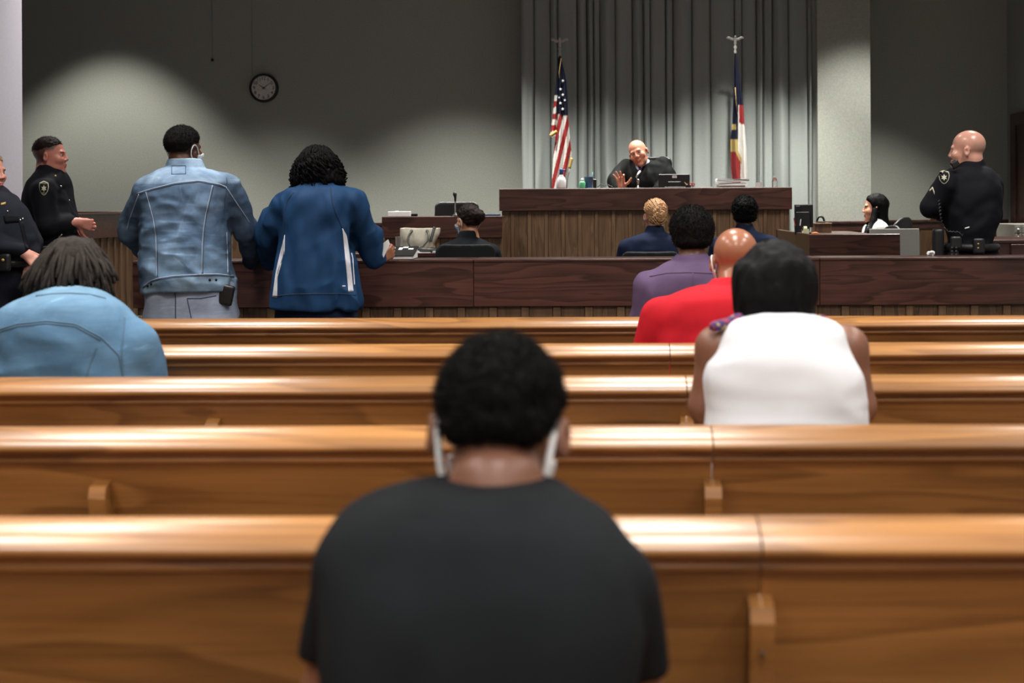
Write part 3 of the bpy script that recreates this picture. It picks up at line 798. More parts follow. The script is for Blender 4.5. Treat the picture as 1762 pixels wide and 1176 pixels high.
def cloth(name, col, rough=0.85, var=0.12, nscale=10.0, bmp=0.25, bscale=900.0, sheen=0.0): return plain(name, col, rough, 0, 0.12, var, nscale, bmp, bscale, sheen=sheen)
M_UNI = cloth('black_uniform_cloth', (0.0085, 0.0095, 0.013), 0.75)
M_UNIPANT = cloth('navy_black_trousers', (0.012, 0.013, 0.022), 0.8)
M_NAVY = cloth('navy_track_jacket_cloth', (0.014, 0.049, 0.125), 0.62, 0.12, 6)
M_NAVYP = cloth('navy_trousers', (0.012, 0.02, 0.05), 0.8)
M_SUITN = cloth('navy_suit_cloth', (0.014, 0.022, 0.052), 0.8)
M_SUITB = cloth('black_suit_cloth', (0.011, 0.014, 0.018), 0.8)
M_ROBE = cloth('black_robe_cloth', (0.0045, 0.0052, 0.0052), 0.75)
M_TEE = cloth('black_cotton', (0.0078, 0.0088, 0.0100), 0.95, 0.2, 5, 0.3, 600)
M_RED = cloth('red_pique_cloth', (0.50, 0.012, 0.022), 0.75, 0.1)
M_PURP = cloth('muted_purple_cotton', (0.115, 0.075, 0.145), 0.8)
M_WTOP = cloth('white_knit', (0.70, 0.71, 0.74), 0.85, 0.03)
M_WBLAZ = cloth('white_blazer_cloth', (0.72, 0.71, 0.69), 0.85, 0.03)
M_MASK = cloth('surgical_mask_blue', (0.35, 0.48, 0.62), 0.8, 0.05)
M_WMASK = cloth('white_mask', (0.75, 0.76, 0.78), 0.8, 0.03)
M_SHOE = plain('dark_shoe_leather', (0.015, 0.013, 0.012), 0.4)
def denim(name, deep, pale, zfade=None):
    m, nt, bs = base_mat(name)
    mp = coords(nt, (1, 1, 1)); n1 = noise(nt, mp, 5.5, 5, 0.62, 0.6); n2 = noise(nt, mp, 420, 2)
    mp2 = coords(nt, (5, 5, 26)); n3 = noise(nt, mp2, 1.6, 4, 0.65, 0.8)
    at = nt.nodes.new('ShaderNodeAttribute'); at.attribute_name = 'Col'
    r = ramp(nt, [(0.30, deep), (0.72, pale)]); nt.links.new(n1.outputs['Fac'], r.inputs[0])
    r3 = ramp(nt, [(0.35, (0.85, 0.85, 0.85)), (0.62, (1.0, 1.0, 1.0)), (0.74, (1.55, 1.5, 1.42))]); nt.links.new(n3.outputs['Fac'], r3.inputs[0])
    c = mixc(nt, r.outputs[0], r3.outputs[0], 0.9); c = mixc(nt, c, at.outputs['Color'], 1.0)
    nt.links.new(c, bs.inputs['Base Color']); bs.inputs['Roughness'].default_value = 0.85; bs.inputs['Specular IOR Level'].default_value = 0.2
    bump(nt, bs, n2.outputs['Fac'], 0.35, 0.003); return m
M_DENIM = denim('washed_denim', (0.055, 0.105, 0.19), (0.175, 0.27, 0.40))
M_DENIM2 = denim('blue_denim_shirt', (0.068, 0.155, 0.265), (0.130, 0.250, 0.385))
M_JEANS = denim('grey_wash_jeans', (0.29, 0.345, 0.46), (0.48, 0.55, 0.70))
M_STITCH = plain('pale_denim_stitching', (0.32, 0.40, 0.50), 0.8)
M_SEAMS = plain('shirt_seam_blue', (0.075, 0.145, 0.22), 0.85)
M_SEAMD = plain('deep_blue_seam', (0.05, 0.085, 0.15), 0.85)

# ---------------------------------------------------------------- shared legs
def legs_stand(r, X, D, zh, mat, gap=0.10, hipw=0.17, dep=0.13, h=0.012, fx=0.0, paint=None, r0=0.105, name='trousers', yaw=0.0):
    it = [ell((X, D, zh), (hipw, dep, 0.15))]; sh = []
    c, s = math.cos(yaw), math.sin(yaw)
    ro = lambda x, y: (X+x*c-y*s, D+x*s+y*c)
    for sx in (-1, 1):
        hx = ro(sx*gap, 0); kx = ro(sx*gap*1.1, 0.02); ax = ro(sx*gap*1.15, -0.02); tx = ro(sx*gap*1.2, 0.13)
        it += [(rc((*hx, zh-0.04), (*kx, 0.50), r0, r0*0.72), 0.03), (rc((*kx, 0.50), (*ax, 0.07), r0*0.72, r0*0.6), 0.03)]
        sh.append(U([rc((*ax, 0.05), (*tx, 0.04), 0.05, 0.042), (rc((*ro(sx*gap*1.15, -0.05), 0.045), (*ax, 0.09), 0.042, 0.045), 0.03)]))
    s_ = disp(U(it), folds((9, 9, 5), 0.006, 3), 0.01); s_ = cut(s_, lambda Q: 0.045-Q[:, 2])
    solid(name, s_, h, mat, r, paint)
    for q in sh: solid('shoe', cut(q, lambda Q: 0.0-Q[:, 2]+0.001), 0.012, M_SHOE, r)
    return s_
def legs_sit(r, X, D, seat, mat, gap=0.10, r0=0.085, h=0.016, fwd=0.42, floor_z=0.0, yaw=0.0, hipw=0.18):
    c, s = math.cos(yaw), math.sin(yaw); ro = lambda x, y: (X+x*c-y*s, D+x*s+y*c)
    it = [ell((X, D, seat+0.10), (hipw, 0.13, 0.10))]; sh = []
    for sx in (-1, 1):
        a = (*ro(sx*gap*0.9, 0.0), seat+r0+0.004); k = (*ro(sx*gap*1.3, fwd), seat+r0*0.9); f = (*ro(sx*gap*1.3, fwd-0.03), floor_z+0.09); t = (*ro(sx*gap*1.35, fwd+0.12), floor_z+0.045)
        it += [(rc(a, k, r0, r0*0.8), 0.03), (rc(k, f, r0*0.72, r0*0.6), 0.03)]; sh.append(rc((f[0], f[1]-0.03, floor_z+0.046), t, 0.045, 0.04))
    s_ = cut(U(it), lambda Q: np.where(Q[:, 1]*c-Q[:, 0]*s < D*c-X*s+fwd-0.14, seat+0.002-Q[:, 2], -1)); solid('trousers', s_, h, mat, r)
    for q in sh: solid('shoe', q, 0.014, M_SHOE, r)
# ---------------------------------------------------------------- people
def sleeve(a, e, w, r=(0.075, 0.062, 0.045)): return [(rc(a, e, r[0], r[1]), 0.035), (rc(e, w, r[1], r[2]), 0.02)]
def bodymesh(r, h, parts, paint, res=0.0055, mat=None): return solid('body', U([h.sdf]+parts, 0.015), res, mat or M_SKIN, r, paint)
BROWN = lin(112, 72, 52); DBROWN = lin(84, 54, 42); PINK = lin(218, 158, 138)

def denim_man():
    D = 7.6; X = P(320, 400, D)[0]
    r = root('person', 'big man in a faded blue denim jacket standing with his back turned, hands on rail', 'person', (X, D, 0))
    h = Head(P(316, 257, D+0.03), yaw=-26, pitch=-4, s=1.02, w=1.06)
    nb = P(317, 296, D-0.01)
    lw, rw = P(256, 440, D+0.40), P(437, 449, D+0.42)
    lh = hand(lw, (0.25, 0.9, -0.2), (0, -0.2, -1), 1, 20); rh = hand(rw+A((0, 0.03, 0.012)), (0.1, 1, -0.15), (0, -0.1, -1), -1, 16)
    le, re = P(225, 398, D+0.10), P(424, 398, D+0.14)
    ls, rs = P(252, 334, D), P(389, 326, D)
    lgs = [core([nb, P(320, 400, D), P(320, 480, D)])]
    arms = [core([nb, ls, le, lw], 0.028), core([nb, rs, re, rw], 0.028)]
    skin = lin(104, 68, 50)
    def faded(q, c, near):
        w = near*np.clip((q[:, 2]+0.045)/0.03, 0, 1)*np.clip((0.03-q[:, 1])/0.03, 0, 1); w = w[:, None]; return c*(1-0.8*w)+A((0.012, 0.009, 0.008))*0.8*w
    bodymesh(r, h, [(neck(h, nb, 0.062, 0.075), 0.02), (lh, 0.01), (rh, 0.01)]+lgs+arms, h.paint(skin, extra=faded))
    eyes(h, r)
    hs = cap_hair(h, 0.010, hl=HL_FADE, disp_fn=folds((110, 110, 110), 0.003, 2), taper=0.04)
    solid('hair', hs, 0.005, M_HAFRO, r, fuzz=(5000, 0.009, 0.0007, hs))
    mask_parts(h, r, M_WMASK)
    rows = pxrows([(287, 288, 348, -0.01, 0.075), (291, 276, 362, 0, 0.095), (298, 262, 382, 0, 0.12), (308, 250, 395, 0, 0.145), (322, 243, 401, 0, 0.165), (345, 242, 399, 0.005, 0.18), (375, 244, 394, 0.01, 0.19), (410, 244, 393, 0.01, 0.2),
                   (450, 243, 396, 0, 0.205), (475, 244, 402, -0.01, 0.2), (490, 246, 404, -0.01, 0.195), (504, 246, 404, -0.01, 0.19)], D)
    body = loft(rows, 2.4)
    it = [body]+sleeve(ls, le, lw-A((-0.01, 0.05, 0)), (0.088, 0.068, 0.05))+sleeve(rs, re, rw-A((0, 0.05, 0)), (0.088, 0.068, 0.05))
    collar = loft(pxrows([(273, 289, 346, 0.0, 0.075), (280, 287, 349, 0.0, 0.08), (287, 285, 352, 0.0, 0.085), (294, 282, 356, 0, 0.09)], D), 2.1, 0.006)
    f1 = ridges((7, 7, 17), 0.014, 4); f2 = folds((11, 11, 13), 0.007, 9)
    x0 = P(325, 400, D)[0]; za, zb_ = P(320, 480, D)[2], P(320, 330, D)[2]
    def fold(Q):
        low = np.clip((zb_-Q[:, 2])/(zb_-za), 0, 1.2)
        arm = np.clip((np.abs(Q[:, 0]-x0)-0.24)/0.05, 0, 1)
        return f1(Q)*(0.35+0.65*low+0.4*arm)+f2(Q)
    def hem(Q): return (P(320, 494, D)[2]-0.02-0.10*np.maximum(x0-0.06-Q[:, 0], 0)-0.03*np.maximum(Q[:, 0]-x0-0.1, 0))-Q[:, 2]
    jk = cut(disp(U(it), fold, 0.02), hem, 0.01)
    jk = U([jk, (disp(collar, folds((14, 14, 14), 0.003, 3), 0.003), 0.004)])
    zy = P(320, 318, D)[2]
    def paint(V):
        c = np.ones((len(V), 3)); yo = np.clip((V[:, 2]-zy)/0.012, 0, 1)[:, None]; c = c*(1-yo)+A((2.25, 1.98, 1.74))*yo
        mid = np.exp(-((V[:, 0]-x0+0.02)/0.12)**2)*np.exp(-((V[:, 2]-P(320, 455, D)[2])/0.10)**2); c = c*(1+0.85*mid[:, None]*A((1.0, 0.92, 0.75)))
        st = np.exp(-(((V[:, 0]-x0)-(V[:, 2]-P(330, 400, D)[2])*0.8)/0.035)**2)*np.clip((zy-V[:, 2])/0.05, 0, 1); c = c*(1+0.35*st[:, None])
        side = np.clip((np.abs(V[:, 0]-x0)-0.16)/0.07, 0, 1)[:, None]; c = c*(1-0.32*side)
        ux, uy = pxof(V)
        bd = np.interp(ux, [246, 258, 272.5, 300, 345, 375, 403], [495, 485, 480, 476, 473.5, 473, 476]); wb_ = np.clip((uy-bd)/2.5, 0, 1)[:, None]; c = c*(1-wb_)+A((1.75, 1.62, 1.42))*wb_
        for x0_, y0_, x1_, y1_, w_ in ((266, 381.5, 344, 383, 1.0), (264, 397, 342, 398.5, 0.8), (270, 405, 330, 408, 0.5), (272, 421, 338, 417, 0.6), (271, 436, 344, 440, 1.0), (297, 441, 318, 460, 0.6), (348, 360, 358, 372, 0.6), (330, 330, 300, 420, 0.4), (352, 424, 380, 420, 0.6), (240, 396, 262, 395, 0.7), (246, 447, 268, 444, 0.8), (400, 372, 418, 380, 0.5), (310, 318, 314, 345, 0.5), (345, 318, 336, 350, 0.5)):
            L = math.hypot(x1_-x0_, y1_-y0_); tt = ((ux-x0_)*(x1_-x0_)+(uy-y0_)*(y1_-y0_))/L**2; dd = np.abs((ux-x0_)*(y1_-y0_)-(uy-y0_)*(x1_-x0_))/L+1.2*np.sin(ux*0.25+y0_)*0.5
            c = c*(1+(0.75*w_*np.exp(-(dd/1.3)**2)*np.clip(tt*6, 0, 1)*np.clip((1-tt)*6, 0, 1)*(V[:, 1] < D))[:, None])  # crease highlights painted as pale streaks into the denim colour
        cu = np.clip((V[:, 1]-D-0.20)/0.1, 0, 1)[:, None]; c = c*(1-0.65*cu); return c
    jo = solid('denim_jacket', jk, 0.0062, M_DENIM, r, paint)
    D0 = D-0.45
    for pl in ([(236, 333), (262, 325), (299.7, 315.5), (342, 311), (378, 317.5), (389, 322)], [(251, 330), (257, 352), (263, 374), (268, 405), (269, 434), (269.5, 477)],
               [(365.5, 319), (361, 340), (354, 368), (350, 395), (348, 422), (347, 472)], [(390, 400), (391, 430), (392, 470)], [(246, 494), (258, 484), (272.5, 479), (300, 475), (345, 472.5), (375, 472), (403, 475)]):
        pl = A(pl)
        seam('seam', jk, pl, D0, 0.0032, M_STITCH, jo, 30)
        seam('seam', jk, pl+A((2.0, 0.3)) if abs(pl[-1][1]-pl[0][1]) > 60 else pl+A((0, 2.2)), D0, 0.0028, M_SEAMD, jo, 30)
    for s_, e_ in (((389, 322), [(402, 342), (418, 366), (430, 384)]), ((239, 334), [(232, 352), (222, 380), (218, 396)])):
        seam('seam', jk, [s_]+e_, D0, 0.003, M_STITCH, jo, 20)
    seam('seam', jk, [(390, 306), (391, 322), (387, 345), (386, 370)], D0, 0.003, M_SEAMD, jo, 20)
    for a, b in (((295.5, 285.5), (319.5, 285)), ((295.5, 300), (319.5, 299.5)), ((295.5, 285.5), (295.5, 300)), ((319.5, 285), (319.5, 299.5))):
        seam('label_outline', jk, [a, b], D0, 0.0022, M_SEAMD, jo, 8)
    for x, y in ((361, 482), (372, 482), (254, 492), (260, 489)):
        p, d = hit(jk, [(x, y)], D0); V, Fs = sphere(8, 6); mesh('button', V*0.007+p[0]-d[0]*0.002, Fs, M_HBROWN, jo, True)
    # jeans with pocket, leather tag and phone holster
    hz = P(326, 520, D)[2]; Xh = P(328, 520, D)[0]
    it = [loft(pxrows([(480, 252, 404, 0, 0.16), (500, 251, 405, 0, 0.175), (530, 251, 406, 0, 0.18), (552, 250, 409, 0, 0.175), (580, 250, 408, 0, 0.16)], D), 2.3)]
    for sx in (-1, 1): it += [(rc((Xh+sx*0.125, D, hz-0.06), (Xh+sx*0.14, D+0.02, 0.45), 0.125, 0.09), 0.03), (rc((Xh+sx*0.14, D+0.02, 0.45), (Xh+sx*0.15, D-0.02, 0.09), 0.09, 0.085), 0.02)]
    je = cut(disp(U(it), ridges((8, 8, 9), 0.012, 12), 0.01), lambda Q: 0.03-Q[:, 2])
    jn = solid('jeans', je, 0.0085, M_JEANS, r, lambda V: np.ones((len(V), 3)))
    seam('seam', je, [(300, 488), (302, 515), (302, 552)], D0, 0.0032, M_SEAMD, jn)
    for pl in ([(322, 514), (345, 514), (372, 509)], [(322, 514), (326, 532), (330, 552)], [(255, 505), (280, 500), (300, 502), (330, 500), (372, 498)]):
        seam('seam', je, pl, D0, 0.003, M_SEAMD, jn)
    patch('leather_tag', je, [(344, 490), (368, 489)], [(344, 495.5), (368, 494.5)], D0, plain('tan_leather', (0.10, 0.035, 0.02), 0.6), jn, 6, 3, 0.004)
    p, d = hit(je, [(389, 508)], D0)
    solid('phone_holster', rbox(p[0]-d[0]*0.012, (0.040, 0.018, 0.056), 0.012, rotm(0, 0, 12)), 0.007, M_BLACK, r)
    for sx in (-1, 1):
        solid('shoe', cut(U([rc((Xh+sx*0.15, D-0.05, 0.05), (Xh+sx*0.16, D+0.16, 0.045), 0.055, 0.045)]), lambda Q: 0.001-Q[:, 2]), 0.012, M_SHOE, r)

def navy_woman():
    D = 7.62; X = P(545, 430, D)[0]
    r = root('person', 'woman in a navy track jacket with white side panels standing at the rail', 'person', (X, D, 0))
    h = Head(P(547, 293, D+0.03), yaw=-6, pitch=-8, s=0.98); nb = P(547, 330, D)
    ls, rs = P(495, 357, D), P(600, 350, D); le, re = P(460, 405, D+0.10), P(633, 405, D+0.12); lw, rw = P(470, 449, D+0.33), P(650, 447, D+0.22)
    lh = hand(lw, (0.3, 1, -0.1), (0, 0, -1), 1, 18, s=0.92); rh = hand(rw+A((0.012, 0.0, 0.0)), (0.45, 0.35, 0.30), (-0.5, 0.7, 0.1), 1, 40, s=0.95)
    skin = lin(150, 100, 76)
    bodymesh(r, h, [(neck(h, nb, 0.05, 0.06), 0.02), (lh, 0.01), (rh, 0.01), core([nb, P(545, 430, D), P(545, 510, D)]),
                    core([nb, ls, le, lw], 0.025), core([nb, rs, re, rw], 0.025)], h.paint(skin))
    eyes(h, r)
    rows = pxrows([(318, 520, 580, 0, 0.09), (326, 503, 605, 0, 0.12), (338, 490, 615, 0, 0.15), (355, 486, 612, 0, 0.17), (380, 487, 603, 0, 0.18), (410, 486, 602, 0, 0.18), (440, 482, 608, 0, 0.185),
                   (470, 475, 614, 0, 0.19), (500, 470, 619, 0, 0.195), (520, 469, 621, 0, 0.195), (534, 471, 620, 0, 0.19)], D)
    it = [loft(rows, 2.5)]+sleeve(ls, le, lw-A((0, 0.05, 0)), (0.088, 0.075, 0.055))+sleeve(rs, re, rw-A((0.01, 0.04, 0)), (0.088, 0.078, 0.056))
    it.append((loft(pxrows([(306, 526, 570, 0.01, 0.07), (316, 518, 578, 0, 0.08), (326, 512, 588, 0, 0.1)], D), 2.1), 0.02))
    f1 = folds((13, 10, 4.5), 0.016, 21); f2 = ridges((9, 9, 7), 0.020, 8)
    jk = disp(U(it), lambda Q: f1(Q)+f2(Q), 0.02)
    zl = P(545, 527, D)[2]
    jk = cut(jk, lambda Q: zl-0.02-0.05*(Q[:, 0]-X)-Q[:, 2], 0.012)
    jo = solid('track_jacket', jk, 0.0062, M_NAVY, r)
    D0 = D-0.45; wm = plain('white_jersey', (0.68, 0.69, 0.74), 0.8)
    patch('side_panel', jk, [(489.6, 404), (486, 420), (482, 434), (474, 470), (468.5, 512)], [(490.2, 405), (490, 434), (484, 455), (477.5, 478), (477, 512)], D0, wm, jo, 26, 5)
    patch('side_panel', jk, [(589, 393), (591, 415), (594, 445), (599.5, 502)], [(590, 393.5), (597, 406), (602, 440), (608.5, 502)], D0, wm, jo, 26, 5)
    seam('piping', jk, [(604.8, 436), (607, 445), (608.5, 470), (610, 490)], D0, 0.0036, wm, jo)
    patch('logo_tab', jk, [(589, 491.5), (594.5, 491.5)], [(589, 493.5), (594.5, 493.5)], D0, wm, jo, 4, 3)
    dk = plain('navy_seam', (0.008, 0.024, 0.06), 0.8)
    seam('seam', jk, [(470, 511), (500, 507), (545, 506), (590, 506), (612, 508)], D0, 0.003, dk, jo, 30)
    seam('seam', jk, [(505, 331), (495, 345), (490, 365), (489.6, 404)], D0, 0.003, dk, jo); seam('seam', jk, [(569, 322), (571, 345), (577, 365), (589, 393)], D0, 0.003, dk, jo)
    legs_stand(r, X-0.005, D, P(545, 545, D)[2]+0.02, M_NAVYP, 0.105, 0.215, 0.16, 0.01, r0=0.12)
    # shoulder-length curly black hair
    rng = np.random.RandomState(5)
    cap_ = U([cap_hair(h, 0.020, hl=[(-0.13, -0.16), (-0.03, -0.16), (0.0, -0.1), (0.03, 0.02), (0.06, 0.06), (0.13, 0.08)], disp_fn=folds((55, 55, 40), 0.006, 3)),
              (loft(pxrows([(288, 512, 582, 0.0, 0.10), (300, 507, 587, 0.0, 0.10), (312, 503, 590, 0.0, 0.095), (320, 507, 584, 0, 0.08), (325, 522, 562, -0.02, 0.06)], D), 2.2), 0.03)])
    cap_ = disp(cap_, folds((70, 70, 26), 0.007, 6), 0.01)
    solid('hair', cap_, 0.006, M_HBLACK, r)
    paths = []
    for i in range(340):
        th = rng.uniform(0, 2*math.pi); up = rng.uniform(0.0, 1.0)**0.7
        if math.cos(th-math.pi/2) > 0.55: continue
        a = h.o+h.R @ A((0.098*math.cos(th)*math.sqrt(1-(up*0.95)**2), -0.014+0.11*math.sin(th)*math.sqrt(1-(up*0.95)**2), 0.035+0.100*up))
        end = P(547+rng.uniform(-43, 43), rng.uniform(306, 327)-6*math.cos(th)*0, D)
        out = A((math.cos(th), math.sin(th), 0))
        b = A((h.o[0]+out[0]*rng.uniform(0.125, 0.150), h.o[1]+out[1]*rng.uniform(0.10, 0.13), end[2]+0.01*out[1]))
        ph = rng.uniform(0, 6); fr = rng.uniform(5, 9); pts = []
        for t in np.linspace(0, 1, 13):
            bul = 0.02*math.sin(math.pi*t)
            q = a*(1-t)+b*t+out*bul; amp = 0.011*min(1, t*3)
            q = q+A((-out[1], out[0], 0))*amp*math.sin(fr*t*3+ph)+A((out[0], out[1], 0.3))*amp*math.cos(fr*t*3+ph); pts.append(q)
        paths.append(pts)
    locks(paths, 0.0062, 0.0035).build('curls', M_HBLACK, r, True)
    return r, rw

def paper_in_hand(rw):
    a = rw+A((0.0, 0.03, 0.0))
    r = root('folded_paper', 'folded white sheets held in the hand of the woman in navy', 'paper', a)
    for k, (p0, p1, p2, p3) in enumerate((((652, 424), (668, 412), (671, 420), (660, 444)), ((654, 428), (665, 414), (668, 413), (657, 446)))):
        d = 7.76+0.006*k; q = [P(*p, d) for p in (p0, p1, p2, p3)]; n = A((0.0, 0.0015, 0))
        mesh('sheet', [v for v in q]+[v+n for v in q], [(0, 1, 2, 3), (7, 6, 5, 4), (0, 4, 5, 1), (1, 5, 6, 2), (2, 6, 7, 3), (3, 7, 4, 0)], M_WHITE, r)

def shield_badge(f, cx, cy, w, hgt, D0, parent, text=True):
    """cream-rimmed shoulder shield with a star on it"""
    cream = plain('cream_embroidery', (0.55, 0.53, 0.38), 0.8); n = 14
    L = [(-0.05, 0.5), (-0.45, 0.38), (-0.5, 0.1), (-0.42, -0.2), (-0.2, -0.43), (-0.02, -0.5)]
    def pts(sc): return [(cx+a*w*sc, cy-b*hgt*sc) for a, b in L], [(cx-a*w*sc, cy-b*hgt*sc) for a, b in L]
    o = patch('shoulder_badge', f, *pts(1.0), D0, cream, parent, 14, 8, 0.002)
    patch('badge_field', f, *pts(0.86), D0, M_UNI, o, 14, 8, 0.004)
    st = [(math.sin(i*math.pi/6)*(0.30 if i % 2 == 0 else 0.15), math.cos(i*math.pi/6)*(0.24 if i % 2 == 0 else 0.12)) for i in range(12)]
    px = [(cx, cy)]+[(cx+a*w, cy+0.02*hgt-b*hgt) for a, b in st]; p, d = hit(f, px, D0); p2 = p-d*0.006
    k = len(p2); mesh('badge_star', np.concatenate([p2, p]), [(0, 1+i, 1+(i+1) % 12) for i in range(12)]+[(1+i, k+1+i, k+1+(i+1) % 12, 1+(i+1) % 12) for i in range(12)], cream, o)
    if text:
        sc = 1/2400*np.linalg.norm(p[0]-CAM)
        for s_, yy, sz in (('SHERIFF', cy-0.32*hgt, 0.17), ('N.C.', cy+0.33*hgt, 0.13)):
            q, dd = hit(f, [(cx, yy)], D0); text_on(s_, sz*w*sc*1.25, q[0]-dd[0]*0.006, (1, 0, 0), (0, 0, 1), cream, o)

def short_hair_man_paint(h, skin, hair, top=0.05):
    def ex(q, c, near):
        line = np.interp(q[:, 1], [a for a, _ in HL], [b for _, b in HL])
        w = near*np.clip((q[:, 2]-line+0.004)/0.02, 0, 1)*0.85; return c*(1-w[:, None])+A(hair)*w[:, None]
    return h.paint(skin, brow=hair, extra=ex)

def deputy_left():
    D = 9.1; X = P(88, 400, D)[0]
    r = root('person', 'officer with short dark hair standing in profile, hands clasped, badge on sleeve', 'person', (X, D, 0))
    h = Head(P(86.5, 268.5, D), yaw=-82, pitch=2, s=1.02, w=1.06, jaw=1.12); nb = P(80, 302, D)
    ns, fs = P(76, 328, D-0.20), P(80, 328, D+0.20); ne, fe = P(80, 388, D-0.23), P(84, 388, D+0.22); nw, fw = P(131, 383, D-0.075), P(133, 382, D+0.07)
    nh = hand(nw, (0.80, 0.30, -0.18), (0.05, 0.9, 0.05), -1, 30, spread=0.12, thumb=0.9, s=1.0, curls=(44, 48, 52, 56)); fh = hand(fw, (0.80, -0.30, -0.15), (0.05, -0.9, 0.05), 1, 56, spread=0.12, thumb=0.9, s=1.0)
    pk = A((lin(206, 134, 118)))
    bodymesh(r, h, [(neck(h, nb, 0.066, 0.075), 0.02), (nh, 0.01), (fh, 0.01), core([nb, P(86, 400, D), P(86, 450, D)]),
                    core([nb, ns, ne, nw], 0.028), core([nb, fs, fe, fw], 0.028)], short_hair_man_paint(h, pk, (0.022, 0.014, 0.010)))
    eyes(h, r)
    hs = cap_hair(h, 0.007, hl=[(-0.13, 0.03), (-0.06, 0.03), (0.0, 0.04), (0.05, 0.058), (0.09, 0.074), (0.13, 0.08)], disp_fn=folds((120, 60, 120), 0.003, 2), sc=(0.98, 0.98, 1.0), taper=0.06)
    solid('hair', hs, 0.0055, M_HBROWN, r, fuzz=(1500, 0.012, 0.0007, hs))
    rows = pxrows([(293, 66, 108, 0, 0.085), (298, 62, 112, 0, 0.11), (306, 56, 115, 0, 0.155), (316, 50, 117, 0, 0.195), (332, 46, 119, 0, 0.22), (350, 45, 122, 0, 0.225), (372, 48, 128, 0, 0.22), (395, 51, 130, 0, 0.21), (412, 53, 128, 0, 0.20), (424, 53, 126, 0, 0.195)], D)
    it = [loft(rows, 2.3)]+sleeve(ns, ne, nw-A((0.035, 0, 0)), (0.078, 0.066, 0.05))+sleeve(fs, fe, fw-A((0.035, 0, 0)), (0.078, 0.066, 0.05))
    it.append((loft(pxrows([(284, 67, 97, 0, 0.068), (290, 64, 105, 0, 0.075), (298, 62, 110, 0, 0.08)], D), 2.1, 0.006), 0.008))
    sh = disp(U(it), folds((10, 10, 11), 0.007, 31), 0.01)
    so = solid('uniform_shirt', sh, 0.0068, M_UNI, r)
    shield_badge(sh, 75.5, 324, 17, 25, D-0.6, so)
    patch('collar_pin', sh, [(94, 301), (97, 301)], [(94, 304), (97, 304)], D-0.5, M_GOLD, so, 3, 3)
    for x, y in ((119, 345), (105, 321)):
        p, d = hit(sh, [(x, y)], D-0.5); V, Fs = sphere(8, 6); mesh('button', V*0.007+p[0], Fs, M_CHROME, so, True)
    legs_stand(r, X, D, P(86, 452, D)[2], M_UNIPANT, 0.10, 0.15, 0.20, 0.011, r0=0.10, yaw=-math.pi/2)
    # duty belt with holster and cuffs
    zb2 = P(86, 425, D)[2]; b = root_child(r, 'duty_belt')
    MB().tube([(X+0.165*math.cos(t), D+0.21*math.sin(t), zb2) for t in np.linspace(0, 2*math.pi, 30)], 0.022, 8, False).build('belt_strap', M_LEATHER, b, True)
    solid('holster', rbox((X-0.05, D-0.235, zb2-0.06), (0.05, 0.03, 0.11), 0.02, rotm(0, 0, 10)), 0.008, M_LEATHER, b)
    q = P(99, 417, D-0.24)
    MB().tube([q+A((0.022*math.cos(t), 0, 0.022*math.sin(t))) for t in np.linspace(0, 2*math.pi, 17)], 0.004, 6, False).build('handcuff', M_CHROME, b, True)
    MB().tube([q+A((0.0, 0.01, 0.03)), q+A((0.03, 0, 0.05))], 0.004, 6).build('key_ring', M_CHROME, b, True)
def root_child(r, name):
    o = bpy.data.objects.new(name, None); COL.objects.link(o); o.parent = r; o.empty_display_size = 0.05; return o

